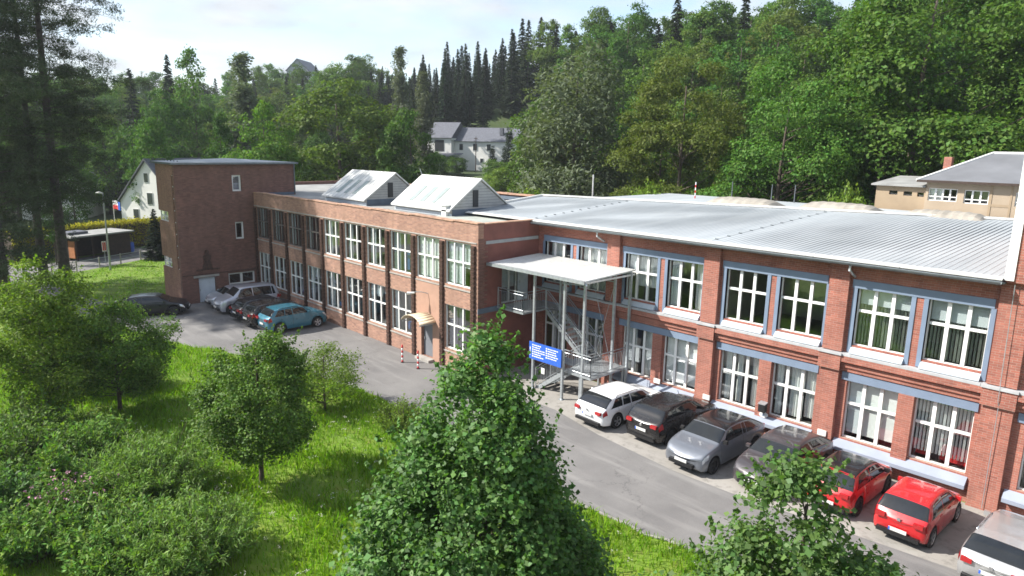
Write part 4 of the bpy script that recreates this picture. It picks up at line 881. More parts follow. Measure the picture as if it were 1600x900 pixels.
    P[:, :, 0] = xs[:, None]+er*(0.13*yy**3+0.10*np.clip(.3-zz, 0, .3)/.3*1.0)-ef*(0.24*yy**3+0.12*np.clip(.26-zz, 0, .26)/.26)-L/2
    V = [tuple(p) for p in P.reshape(-1, 3)]; F = []
    for i in range(n-1):
        for k in range(m_-1): F.append((i*m_+k, i*m_+k+1, (i+1)*m_+k+1, (i+1)*m_+k))
    for end, sgn in ((0, 1), (n-1, -1)):        # closed, slightly bulged ends
        ring = P[end]; c = ring.mean(0); prev = [end*m_+k for k in range(m_)]
        for s_, bl in ((.8, .035), (.5, .05), (.2, .055)):
            base = len(V)
            for k in range(m_): q = c+(ring[k]-c)*s_; V.append((q[0]-sgn*bl, q[1], q[2]))
            cur = [base+k for k in range(m_)]
            for k in range(m_):
                k2 = (k+1) % m_; f = (prev[k], cur[k], cur[k2], prev[k2]); F.append(f if sgn > 0 else f[::-1])
            prev = cur
        F.append(tuple(prev) if sgn < 0 else tuple(prev[::-1]))
    F = [f[::-1] for f in F]
    me = bpy.data.meshes.new('body'); me.from_pydata(V, [], F); me.materials.append(paint); me.polygons.foreach_set('use_smooth', [True]*len(F)); me.update()
    link('body', me, root)
    # surface sampler: (position along car, ring index) -> point + normal
    def Sf(x, t):
        x = min(max(x, xs[0]), xs[-1]); i = min(int(np.searchsorted(xs, x, 'right'))-1, n-2); a = (x-xs[i])/(xs[i+1]-xs[i]); k = min(int(t), m_-2); b = t-k
        return (P[i, k]*(1-b)+P[i, k+1]*b)*(1-a)+(P[i+1, k]*(1-b)+P[i+1, k+1]*b)*a
    def patch(nm, ta, tb, xa, xb, m, off=0.006, nu=10, nv=8, par=root, smooth=True):
        """patch of the body skin between ring indices ta..tb and x limits given at (ta, tb)"""
        mb = MB(); g = []
        for j in range(nv+1):
            s = j/nv; t = ta+(tb-ta)*s; x0 = xa[0]+(xa[1]-xa[0])*s; x1 = xb[0]+(xb[1]-xb[0])*s; row = []
            for i in range(nu+1):
                x = x0+(x1-x0)*i/nu; p = Sf(x, t); dx = Sf(x+.02, t)-Sf(x-.02, t); dt = Sf(x, min(t+.1, m_-1))-Sf(x, max(t-.1, 0)); nn = np.cross(dt, dx); l = np.linalg.norm(nn)
                nn = nn/l if l > 1e-9 else np.array((0, 0, 1.)); 
                if np.dot(nn, p-np.array((p[0], 0, 0.5))) < 0: nn = -nn
                row.append(p+nn*off)
            g.append(row)
        for j in range(nv):
            for i in range(nu): mb.face([g[j][i], g[j][i+1], g[j+1][i+1], g[j+1][i]])
        me = mb.mesh(nm, m, smooth)
        import bmesh as _b
        bm = _b.new(); bm.from_mesh(me); _b.ops.remove_doubles(bm, verts=bm.verts, dist=1e-5); _b.ops.recalc_face_normals(bm, faces=bm.faces); bm.to_mesh(me); bm.free()
        return link(nm, me, par)
    gl = M['carglass']; nb = 6; nr = 10; cen = nt_-1; mir = lambda t: m_-1-t
    xwB, xwT = wsB*L, wsT*L; xrB, xrT = rwB*L, rwT*L
    patch('windscreen', nr+.6, mir(nr+.6), (xwT+.02, xwT+.02), (xwB-.06, xwB-.06), gl, nu=12, nv=20)
    patch('rear_window', nr+.5, mir(nr+.5), (xrB+.03, xrB+.03), (xrT, xrT), gl, nu=12, nv=20)
    lo, hi = nb+.28, nr-.05; xm = (0.40 if kind != 'van' else 0.46)*L; xf0, xf1 = xwB-.22*(1 if kind != 'hatch' else .8), xwT-.05; xr0, xr1 = xrB+.24, xrT+.14
    if kind in ('fast', 'sedan'): xr0, xr1 = xrB+.40, xrT+.12
    for side in (0, 1):
        T_ = (lambda t: t) if side == 0 else mir
        a, b = T_(lo), T_(hi)
        patch('side_window', a, b, (xm+.03, xm+.03), (xf0, xf1), gl, nu=10, nv=5)
        if kind in ('hatch',): patch('side_window', a, b, (xr0+.05, xr1+.12), (xm-.03, xm-.03), gl, nu=8, nv=5)
        else:
            x3 = xr1+.42*(1 if kind != 'van' else .3)
            patch('side_window', a, b, (x3+.06, x3+.10), (xm-.03, xm-.03), gl, nu=8, nv=5)
            patch('side_window', a, b, (xr0+.06, xr1+.05), (x3+.01, x3+.05), gl, nu=6, nv=5)
        if clad: patch('wheel_arch_trim', T_(0.0), T_(1.3), (.35, .3), (L-.45, L-.4), M['black'], 0.008, 60, 2)
        # lamps
        patch('tail_lamp', T_(3.6), T_(5.8), (.0, .0), (.30, .24), M['tail'], .008, 6, 4)
        patch('head_lamp', T_(3.7 if kind != 'suv' else 4.0), T_(5.6), (L-.42, L-.5), (L-.02, L-.06), M['head'], .008, 6, 4)
        s = -1 if side == 0 else 1
        mx_ = MB(); mxx = xwB-.30-L/2; yb = s*(hw*.95)
        mx_.prism([(mxx-.06, yb, bz+.02), (mxx+.07, yb, bz+.04), (mxx+.06, yb, bz+.15), (mxx-.06, yb, bz+.16)], (0, s*.16, 0)); mx_.build('mirror', M['black'] if roof else paint, root, off=(0, 0, 0))
        hd = MB()
        for xh in (.33*L, .545*L): q = Sf(xh, T_(5.0)); hd.box(q[0]-.10, q[0]+.10, q[1]-.02, q[1]+.02, q[2]-.015, q[2]+.015)
        hd.build('door_handle', M['chrome'] if clad else paint, root, off=(0, 0, 0))
        # door seams
        for xs_ in (xm/L, (xwB-.12)/L, (.215 if kind != 'hatch' else .4)): patch('door_seam', T_(1.2), T_(6.0), (xs_*L-.006,)*2, (xs_*L+.006,)*2, M['black'], .003, 1, 6)
        for wx in (w0*L, w1*L):
            wl = MB(); nn = 22; cxw = wx-L/2; yo = s*(hw*.985); yi = s*(hw*.985-.20); pr = [(yi, wr*.60), (yi, wr*.93), (yi+s*.03, wr), (yo-s*.03, wr), (yo, wr*.94), (yo, wr*.66)]
            ringv = [[(cxw+r_*math.cos(2*math.pi*k/nn), y_, wr+r_*math.sin(2*math.pi*k/nn)) for k in range(nn)] for y_, r_ in pr]
            for a_, b_ in zip(ringv[:-1], ringv[1:]):
                for k in range(nn): wl.face([a_[k], a_[(k+1) % nn], b_[(k+1) % nn], b_[k]])
            wl.face(ringv[0])
            wo = wl.build('wheel', M['tyre'], root, False, off=(0, 0, 0)); rm = MB()
            rm.face([(cxw+wr*.66*math.cos(2*math.pi*k/nn), yo-s*.05, wr+wr*.66*math.sin(2*math.pi*k/nn)) for k in range(nn)]); rm.build('brake_disc', M['dark'], wo, off=(0, 0, 0)); rm = MB()
            for k in range(nn):
                a0, a1 = 2*math.pi*k/nn, 2*math.pi*(k+1)/nn; f = lambda r_, a_, d_: (cxw+r_*math.cos(a_), yo-s*d_, wr+r_*math.sin(a_))
                rm.face([f(wr*.67, a0, .005), f(wr*.67, a1, .005), f(wr*.60, a1, .025), f(wr*.60, a0, .025)])
            for k in range(5):
                a0 = 2*math.pi*k/5+.3; d1, d2 = .25, .12; rm.face([f(wr*.14, a0-.7, .02), f(wr*.61, a0-d1, .02), f(wr*.61, a0+d1, .02), f(wr*.14, a0+.7, .02)])
            rm.face([f(wr*.16, 2*math.pi*k/8, .012) for k in range(8)]); rm.build('rim', M[rim], wo, off=(0, 0, 0))
        if rails:
            rl = MB(); rl.tube([Sf(xrT+.25, T_(nr+1.2))+np.array((0, 0, .01)), Sf(xrT+.4, T_(nr+1.2))+np.array((0, 0, .045)), Sf(xwT-.5, T_(nr+1.2))+np.array((0, 0, .045)), Sf(xwT-.35, T_(nr+1.2))+np.array((0, 0, .01))], .018, 6); rl.build('roof_rail', M[rails], root, True, off=(0, 0, 0))
    if roof: patch('roof_panel', nr+.9, mir(nr+.9), (xrT+.02, xrT+.02), (xwT-.02, xwT-.02), M[roof], .006, 12, 16)
    MB().box(.28-L/2, L/2-.3, -hw*.82, hw*.82, .17, .52).build('underbody', M['black'], root, off=(0, 0, 0))
    # bumpers, plates, grille
    xr, xf = P[0, cen, 0]-.06, P[-1, cen, 0]+.06
    def endbox(nm, front, y0, y1, z0, z1, m, d=.05):
        xx = (xf-.012 if front else xr+.012); mb = MB()
        mb.box(xx-(d if front else 0), xx+(0 if front else d), y0, y1, z0, z1); return mb.build(nm, m, root, off=(0, 0, 0))
    pl = endbox('number_plate', False, -.26, .26, .60 if kind != 'hatch' else .42, .71 if kind != 'hatch' else .53, M['plate'], .03); endbox('rear_bumper_trim', False, -hw*.74, hw*.74, .27, .40, M['black'], .25)
    MB().box(xr+.006, xr+.0105, .215, .262, (.60 if kind != 'hatch' else .42)+.002, (.71 if kind != 'hatch' else .53)-.002).build('plate_band', M['signblue'], pl, off=(0, 0, 0))
    endbox('badge', False, -.05, .05, .80, .90, M['chrome'], .03)
    for s in (-1, 1): endbox('tail_lamp', False, s*hw*.66-.14, s*hw*.66+.14, .80*bz, .80*bz+.13, M['tail'], .12)
    endbox('grille', True, -hw*.55, hw*.55, .33, .47, M['black'], .2); endbox('front_plate', True, -.26, .26, .48, .59, M['plate'], .03)
    return root
PT = {k: car_paint(k+'_paint', *v) for k, v in {'white': ((.78, .79, .80), 0, .3), 'black': ((.012, .011, .012), 0, .25), 'grey': ((.17, .185, .215), .4, .35), 'taupe': ((.052, .045, .050), .15, .38), 'red': ((.50, .012, .016), 0, .3), 'silver': ((.55, .55, .55), .65, .33), 'teal': ((.03, .155, .225), .2, .3), 'lilac': ((.50, .51, .57), .5, .35), 'ink': ((.006, .007, .011), 0, .3)}.items()}
PT['black_roof'] = M['black_roof'] = car_paint('black_roof_paint', (.012, .012, .014), 0, .2)
UPW, DNW = math.pi/2, -math.pi/2     # nose towards the wall / towards the road
car('white estate car parked tail out beside the outside stair', PT['white'], 'wagon', 34.55, 1.72, UPW+rad(-3), 4.7, 1.83, 1.43, rails='chrome')
car('black SUV parked tail out between the white estate and the grey crossover', PT['black'], 'suv', 37.05, 2.0, UPW+rad(-2), 4.5, 1.86, 1.56, rails='black', rim='darkrim')
car('pale grey crossover with black roof parked nose out', PT['grey'], 'fast', 39.62, 1.1, DNW+rad(-2), 4.7, 1.86, 1.58, roof='black_roof', rim='darkrim')
car('brownish grey crossover parked nose out behind the leafy tree', PT['taupe'], 'fast', 42.25, 1.45, DNW+rad(-2), 4.65, 1.88, 1.60)
car('red hatchback with a black roof half hidden by the leafy tree', PT['red'], 'hatch', 44.55, 1.72, UPW+rad(-2), 3.75, 1.68, 1.50, roof='black_roof', rim='darkrim')
car('plain red hatchback with red roof parked tail out', PT['red'], 'hatch', 46.83, 1.45, UPW+rad(-2), 3.6, 1.66, 1.45)
car('silver estate car with roof rails at the right end of the row', PT['silver'], 'wagon', 49.5, 0.95, UPW+rad(-3), 4.45, 1.80, 1.45, rails='chrome')
G2 = 'cars parked at the far end'
car('teal blue compact SUV parked nose to the orange brick wall', PT['teal'], 'suv', 10.95, -2.55, UPW, 4.25, 1.80, 1.60, group=G2, rails='black')
car('black hatchback next to the teal car', PT['black'], 'suv', 8.95, -2.75, UPW+rad(1), 4.3, 1.80, 1.55, group=G2, rim='darkrim')
car('black car between the silver van and the other black car', PT['ink'], 'wagon', 6.95, -2.6, UPW+rad(1), 4.4, 1.78, 1.48, group=G2)
car('silver lilac family van parked nose out by the tower', PT['lilac'], 'van', 4.2, -2.75, DNW+rad(-3), 4.4, 1.80, 1.82, group=G2, name='parked_van', cat='van')
car('old silver hatchback squeezed between the van and the tower wall', PT['lilac'], 'hatch', 1.95, -2.75, DNW+rad(-2), 3.9, 1.66, 1.45, group=G2)
car('long black saloon standing across the lane before the tower corner', PT['ink'], 'fast', 1.35, -8.25, rad(64), 4.7, 1.84, 1.42, group=G2, rim='darkrim')
#VEG
# ------------------------------------------------------------------ vegetation helpers
def unit(v): return v/np.maximum(np.linalg.norm(v, axis=-1, keepdims=True), 1e-9)
def leaves_mesh(name, c, nrm, L, Wd, m, rng, fold=0.12, axis=None):
    """one folded rhombus per leaf; c centres, nrm normals, L length (array), Wd width ratio"""
    n = len(c); t = rng.normal(size=(n, 3)) if axis is None else axis+rng.normal(size=(n, 3))*0.25
    nrm = unit(nrm); t = unit(t-(t*nrm).sum(1, keepdims=True)*nrm); b = np.cross(nrm, t); L = np.asarray(L).reshape(-1, 1); w = L*Wd
    v = np.stack([c-t*L*.5, c+b*w*.5+nrm*L*fold-t*L*.05, c+t*L*.5, c-b*w*.5+nrm*L*fold-t*L*.05], 1).reshape(-1, 3)
    me = bpy.data.meshes.new(name); me.vertices.add(4*n); me.vertices.foreach_set('co', v.astype(np.float32).ravel())
    me.loops.add(4*n); me.loops.foreach_set('vertex_index', np.arange(4*n, dtype=np.int32)); me.polygons.add(n)
    me.polygons.foreach_set('loop_start', np.arange(0, 4*n, 4, dtype=np.int32)); me.materials.append(m); me.update(calc_edges=True); return me
def crown_points(rng, env, z0, z1, n_lobes, lobe_r, per_lobe, clus_r, per_clus, inner=0.45, flat=0.75, lean=(0, 0), bump_=0.25):
    """lobes on the envelope -> clusters on each lobe -> leaf centres; returns centres, normals, lobe centres"""
    zs = rng.uniform(z0, z1, 4000); rr = env((zs-z0)/(z1-z0)); keep = rng.uniform(size=4000) < (rr/rr.max())**1.6+0.02; zs = zs[keep][:n_lobes]; 
    if len(zs) < n_lobes: n_lobes = len(zs)
    ang = rng.uniform(0, 2*np.pi, n_lobes)+np.arange(n_lobes)*2.399963; ph = rng.uniform(0, 6.28, 3)
    h = (zs-z0)/(z1-z0); R = env(h)*(1+bump_*(np.sin(2*ang+ph[0])*.5+np.sin(3*ang+ph[1]+5*h)*.5)); rho = inner+(1-inner)*np.sqrt(rng.uniform(size=n_lobes))
    lr = lobe_r*rng.uniform(0.65, 1.25, n_lobes)*np.clip(0.45+R/max(1e-3, env(np.linspace(0, 1, 30)).max()), .45, 1.1)
    Rr = np.maximum(R*rho-lr*0.55, 0.02)
    lc = np.stack([Rr*np.cos(ang)+lean[0]*h, Rr*np.sin(ang)+lean[1]*h, zs], 1)
    d = unit(rng.normal(size=(n_lobes, per_lobe, 3))+np.array((0, 0, .45))+0.5*unit(np.stack([np.cos(ang), np.sin(ang), 0*ang], 1))[:, None, :])
    cc = lc[:, None, :]+d*(lr[:, None, None]*rng.uniform(0.6, 1.05, (n_lobes, per_lobe, 1)))*np.array((1, 1, flat))
    cc = cc.reshape(-1, 3); dn = d.reshape(-1, 3)
    k = len(cc); off = rng.normal(size=(k, per_clus, 3))*clus_r*np.array((1, 1, .6))
    p = (cc[:, None, :]+off).reshape(-1, 3)
    nn = np.repeat(dn, per_clus, 0)*0.7+np.array((0, 0, .65))+rng.normal(size=(k*per_clus, 3))*0.55
    return p, nn, lc
def shoots(rng, p, nn, h, n, ln, per, leaf):
    """upright leafy shoots breaking out of the upper crown"""
    up = p[p[:, 2] > h*.45]; b = up[rng.permutation(len(up))[:n]]; rad_ = b*np.array((1, 1, 0)); d = unit(unit(rad_+1e-6)*.55+np.array((0, 0, 1.))+rng.normal(size=b.shape)*.22); L = ln*rng.uniform(.4, 1, (n, 1, 1)); t = rng.uniform(0, 1, (1, per, 1))
    q = b[:, None]+d[:, None]*L*t+rng.normal(size=(n, per, 3))*leaf*.45*(1.15-t); m = rng.normal(size=(n, per, 3))+d[:, None]*.4
    return np.concatenate([p, q.reshape(-1, 3)]), np.concatenate([nn, m.reshape(-1, 3)])
def trunk_mesh(name, rng, h, r, lobes, m, limb_from=0.25, max_limbs=40, top=0.86, lean=(0, 0)):
    mb = MB(); k = 9; pts = []; sx, sy = rng.normal(size=2)*0.02*h
    for i in range(k+1):
        t = i/k; pts.append((sx*math.sin(t*3)+lean[0]*t*top, sy*math.sin(t*2.3)+lean[1]*t*top, -0.15+t*top*h))
    mb.tube(pts, [r*(1.25 if i == 0 else 1)*(1-0.85*i/k)+0.012 for i in range(k+1)], 8)
    P_ = np.array(pts); sel = rng.permutation(len(lobes))[:max_limbs]
    for i in sel:
        c = lobes[i]; hz = np.hypot(c[0], c[1]); zb = max(limb_from*h, min(c[2]-hz*0.55, h*top*0.95)); f = np.clip((zb+.15)/(top*h), 0, 1); a = P_[0]*(1-f)+P_[-1]*f; a = np.array([np.interp(f, np.linspace(0, 1, k+1), P_[:, q]) for q in range(3)])
        mid = a*.45+c*.55+np.array((0, 0, -0.08*hz)); rl = max(0.012, r*(1-.85*f)*.42)
        mb.tube([a, a*.75+mid*.25+np.array((0, 0, .02)), mid, c], [rl, rl*.8, rl*.5, rl*.18], 5, False)
    return mb.mesh(name, m, True)
def tree(name, loc, crown_me, trunk_me, label, group=None, rz=0.0, sc=(1, 1, 1), cat='tree'):
    t = empty(name, loc, rz, label, cat, group); t.scale = sc
    link('crown', crown_me, t); link('trunk', trunk_me, t); return t
def make_tree(rng, m, h, z0, env, n_lobes, lobe_r, per_lobe, clus_r, per_clus, leaf, ratio=.62, bark=None, r=None, lsd=.25, lean=(0, 0), flat=.75, inner=.45, limbs=40, droop=0.0, bump_=.25, limb_from=.25, shoot=None):
    p, nn, lc = crown_points(rng, env, z0, h-lobe_r*.4, n_lobes, lobe_r, per_lobe, clus_r, per_clus, inner, flat, lean, bump_)
    if shoot: p, nn = shoots(rng, p, nn, h, *shoot, leaf)
    p[:, 2] = np.maximum(p[:, 2], .1)
    if droop: p[:, 2] -= droop*rng.uniform(0, 1, len(p))**2
    L = leaf*np.clip(1+rng.normal(size=len(p))*lsd, .4, 1.8)
    return leaves_mesh('crown', p, nn, L, ratio, m, rng), trunk_mesh('trunk', rng, h, r or h*.017, lc, bark or M['bark'], limb_from, limbs, .86, lean)
dome = lambda R, p=.5, k=.42: (lambda h: R*np.where(h < k, np.sqrt(np.clip(1-((k-h)/(k*1.05))**2, 0, 1)), np.clip(1-((h-k)/(1-k+.02))**2, 0, 1)**p))
cone = lambda R, p=.8, k=.1: (lambda h: R*np.where(h < k, .75+.25*h/k, np.clip(1-(h-k)/(1-k+.01), 0, 1)**p))
g = np.random.default_rng

# ------------------------------------------------------------------ trees near the camera
def near(name, seed, loc, mk, label, cat='tree', rz=0.0, group=None):
    c, t = mk(g(seed)); return tree(name, loc, c, t, label, group, rz, cat=cat)
near('linden_tree', 1, (42.15, -13.69, 0), lambda r: make_tree(r, L_['linden'], 8.5, .7, cone(3.1, .75, .2), 300, .54, 13, .17, 24, .098, .78, r=.13, lsd=.36, flat=.75, inner=.5, limbs=120, bump_=.26, limb_from=.08, shoot=(200, .75, 26), lean=(.12, .12)), 'big dark green conical linden tree in the middle of the foreground')
near('poplar_sapling', 2, (48.75, -13.0, 0), lambda r: make_tree(r, L_['near'], 8.1, .8, cone(2.9, .85, .12), 270, .42, 11, .16, 20, .086, .85, r=.085, lsd=.28, flat=.8, inner=.3, limbs=120, bump_=.28, limb_from=.1, shoot=(80, .6, 20)), 'loose leafy young tree in front of the red cars, twigs showing')
near('round_young_tree', 3, (30.0, -13.25, 0), lambda r: make_tree(r, L_['young'], 5.7, 1.15, dome(2.05, .7, .40), 170, .40, 12, .14, 19, .09, .7, r=.075, flat=.7, inner=.45, limbs=50, bump_=.3, limb_from=.15, shoot=(130, .75, 24)), 'round-crowned young tree with a thin bare trunk on the meadow')
near('lane_side_bush', 4, (25.3, -8.15, 0), lambda r: make_tree(r, L_['bright'], 3.1, .3, dome(1.9, .7, .55), 74, .42, 10, .16, 16, .085, .6, r=.05, flat=.7, inner=.3, limbs=60, bump_=.35, limb_from=.05), 'airy bright green bush beside the lane, behind the round young tree', 'bush')
near('tall_young_tree', 5, (18.9, -17.5, 0), lambda r: make_tree(r, L_['bright'], 7.4, .9, dome(2.5, .85, .38), 105, .58, 13, .19, 20, .115, .62, r=.09, flat=.7, inner=.35, limbs=80, bump_=.3, limb_from=.12, shoot=(150, .8, 22)), 'bright green tall slim-topped tree at the left edge of the meadow')
near('spreading_young_tree', 6, (19.3, -15.0, 0), lambda r: make_tree(r, L_['young'], 4.9, .9, dome(2.35, .6, .50), 95, .52, 12, .17, 20, .105, .62, r=.085, flat=.65, inner=.4, limbs=60, bump_=.3, limb_from=.15, shoot=(110, .6, 20)), 'broad spreading small tree between the tall slim tree and the meadow')
near('young_tree', 61, (14.2, -16.6, 0), lambda r: make_tree(r, L_['young'], 4.6, .5, dome(1.9, .6, .45), 90, .5, 12, .17, 18, .11, .62, r=.07, flat=.7, inner=.4, limbs=50, limb_from=.1), 'small green tree partly behind the tall slim tree near the pines')
# leggy willow scrub and tall weeds at the bottom left
def scrub(r, m, h, R, stems, per, leaf, ratio):
    mb = MB(); C_, N_, A_ = [], [], []
    for s in range(stems):
        a = r.uniform(0, 6.28); rr = R*math.sqrt(r.uniform(0, 1)); bx, by = .45*rr*math.cos(a), .45*rr*math.sin(a); hh = h*r.uniform(.55, 1)*(1-.30*(rr/R)**2)*(1.3 if r.uniform() < .12 else 1); tip = np.array((rr*math.cos(a)*1.05+r.normal()*.1, rr*math.sin(a)*1.05+r.normal()*.1, hh)); b0 = np.array((bx, by, 0)); md = (b0+tip)/2+np.array((0, 0, .1*hh))
        mb.tube([b0, md, tip], [.016, .011, .004], 4, False); t = r.uniform(.18, 1, per)[:, None]; p = b0*(1-t)**2+2*md*t*(1-t)+tip*t*t; d = unit(2*(md-b0)*(1-t)+2*(tip-md)*t)
        o = unit(np.cross(d, r.normal(size=(per, 3)))); ax = unit(d*.55+o*.9+np.array((0, 0, .15))); C_.append(p+ax*leaf*.55+r.normal(size=(per, 3))*.05); A_.append(ax); N_.append(unit(np.cross(ax, np.cross(np.array((0, 0, 1.)), ax)+1e-3))+r.normal(size=(per, 3))*.4)
    p, nn, ax = map(np.concatenate, (C_, N_, A_)); return leaves_mesh('crown', p, nn, leaf*np.clip(1+r.normal(size=len(p))*.3, .4, 1.7), ratio, m, r, .06, ax), mb.mesh('stems', M['bark'])
def bush(name, seed, loc, m, h, R, stems, per, leaf, ratio, label, cat='bush'):
    c, t = scrub(g(seed), m, h, R, stems, per, leaf, ratio); b = empty(name, loc, 0, label, cat); link('leaves', c, b); link('stems', t, b); return b
bush('willow_shrub', 20, (28.3, -16.5, 0), L_['willow'], 2.0, 2.3, 280, 75, .17, .20, 'wide feathery willow shrub in the lower left of the meadow')
bush('willow_shrub', 21, (33.1, -16.8, 0), L_['willow'], 1.9, 1.9, 240, 75, .16, .20, 'feathery willow shrub below the round young tree')
bush('broadleaf_shrub', 22, (31.7, -17.9, 0), L_['weed'], 1.5, 1.5, 170, 48, .13, .5, 'low broad-leaved shrub between the two feathery willow shrubs')
bush('dark_shrub', 23, (25.0, -19.6, 0), L_['young'], 2.3, 1.8, 220, 60, .15, .5, 'tall leafy shrub at the bottom left edge')
bush('dark_shrub', 24, (27.4, -20.6, 0), L_['linden'], 1.9, 1.5, 180, 55, .15, .5, 'dark shrub in the very bottom left corner')
bush('pale_tall_weed', 25, (27.6, -18.9, 0), L_['weed'], 2.3, .6, 44, 60, .20, .34, 'pale upright leafy weed rising in front of the corner shrubs', 'plant')
bush('pink_flowered_weed', 26, (29.1, -18.9, 0), L_['weed'], 1.7, 1.0, 90, 52, .14, .34, 'leafy weed with small pink flowers near the bottom left', 'plant')
bush('yellow_green_bush', 27, (29.6, -6.9, 0), L_['bright'], 1.4, 1.3, 150, 45, .09, .5, 'yellow-green bush at the lane edge just left of the big linden')
bush('tall_weed', 28, (30.9, -18.8, 0), L_['weed'], 1.5, 1.1, 120, 50, .15, .4, 'leafy green weed clump at the bottom below the wide willow shrub', 'plant')
bush('brown_shrub', 29, (16.8, -13.3, 0), L_['young'], 1.5, 1.2, 120, 45, .09, .5, 'small dull green shrub beside the spreading small tree')
bush('tall_weed', 30, (24.0, -17.2, 0), L_['weed'], 1.7, 1.5, 150, 50, .15, .35, 'leafy weed clump behind the tall leafy shrub', 'plant')
bush('dark_shrub', 31, (21.5, -18.9, 0), L_['young'], 1.9, 1.7, 180, 55, .14, .5, 'leafy shrub below the tall slim-topped tree')
bush('tall_weed', 32, (32.3, -18.6, 0), L_['weed'], 1.4, 1.2, 130, 48, .14, .4, 'leafy weeds in the bottom edge below the low broad-leaved shrub', 'plant')
bush('tall_weed', 33, (29.8, -20.2, 0), L_['weed'], 1.6, 1.2, 130, 50, .15, .4, 'leafy weed clump at the lowest left corner of the meadow', 'plant')
bush('tall_weed', 34, (34.4, -18.0, 0), L_['weed'], 1.1, 1.2, 110, 40, .11, .4, 'leafy weeds at the bottom edge below the round young tree', 'plant')
r = g(40)
pf = empty('pink_flowers', (29.1, -18.9, 0), 0, 'pink balsam blossoms on the weed at the bottom left', 'flowers')
n = 60; leaves_c = np.stack([r.normal(0, .6, n), r.normal(0, .6, n), r.uniform(1.1, 1.75, n)], 1)
link('blossoms', leaves_mesh('blossoms', np.repeat(leaves_c, 5, 0)+r.normal(size=(5*n, 3))*.03, r.normal(size=(5*n, 3)), .06, .8, M['dish'], r), pf)['kind'] = 'stuff'

# ------------------------------------------------------------------ meadow grass
def in_poly(x, y, poly):
    ins = np.zeros(len(x), bool); j = len(poly)-1
    for i in range(len(poly)):
        xi, yi = poly[i]; xj, yj = poly[j]
        ins ^= ((yi > y) != (yj > y)) & (x < (xj-xi)*(y-yi)/(yj-yi+1e-12)+xi); j = i
    return ins
def grass(name, poly, dens, hgt, wid, m, seed, tall=0.5):
    r = g(seed); P2 = np.array(poly); lo, hi = P2.min(0), P2.max(0); n = int((hi-lo).prod()*dens); x = r.uniform(lo[0], hi[0], n); y = r.uniform(lo[1], hi[1], n); k = in_poly(x, y, poly); x, y = x[k], y[k]
    f = .5+.25*np.sin(x*1.3+2*np.sin(y*.9))+.25*np.sin(y*1.7+1.5*np.sin(x*.7)); k = r.uniform(size=len(x)) < .35+.65*f; x, y, f = x[k], y[k], f[k]; n = len(x)
    h = hgt*(0.55+tall*f)*r.uniform(.6, 1.3, n); a = r.uniform(0, 6.28, n); ln = r.normal(0, .35, (n, 2))*h[:, None]; w = wid*r.uniform(.7, 1.3, n)
    b = np.stack([x, y, np.zeros(n)], 1); d = np.stack([np.cos(a)*w, np.sin(a)*w, 0*a], 1); md = b+np.stack([ln[:, 0]*.35, ln[:, 1]*.35, h*.6], 1); tp = b+np.stack([ln[:, 0], ln[:, 1], h*.95], 1)
    v = np.stack([b-d*.5, b+d*.5, md+d*.4, tp, md-d*.4], 1).reshape(-1, 3); me = bpy.data.meshes.new(name); me.vertices.add(5*n); me.vertices.foreach_set('co', v.astype(np.float32).ravel()); me.loops.add(5*n); me.loops.foreach_set('vertex_index', np.arange(5*n, dtype=np.int32)); me.polygons.add(n); me.polygons.foreach_set('loop_start', np.arange(0, 5*n, 5, dtype=np.int32)); me.materials.append(m); me.update(calc_edges=True)
    return tag(link(name, me), kind='stuff')
MEADOW = [(x, y-.08) for x, y in EDGE if 0 < x < 56]
grass('meadow_grass', MEADOW+[(56, -22), (26, -23), (8, -21), (1, -17)], 210, .30, .028, L_['grass'], 50)
grass('lawn_grass', [(-22, -13.0), (-11.5, -10.9), (-3.3, -9.5), (-1.4, -8.3), (-5.0, -6.5), (-4.3, -5.4), (-4.3, 3), (-23, 3), (-24.0, 0.3), (-18.8, -8.9)], 60, .12, .05, L_['grass'], 51, .3)
r = g(52); n = 420; x = r.uniform(22, 50, n); y = r.uniform(-19, -6, n); k = in_poly(x, y, MEADOW+[(56, -22), (26, -23), (8, -21), (1, -17)]); x, y = x[k], y[k]; n = len(x)
c = np.repeat(np.stack([x, y, r.uniform(.28, .6, n)], 1), 6, 0)+r.normal(size=(6*n, 3))*np.array((.05, .05, .02)); tag(link('meadow_flowers', leaves_mesh('meadow_flowers', c, np.array((0, 0, 1.))+r.normal(size=(6*n, 3))*.2, .05, .9, L_['seed'], r)), kind='stuff')

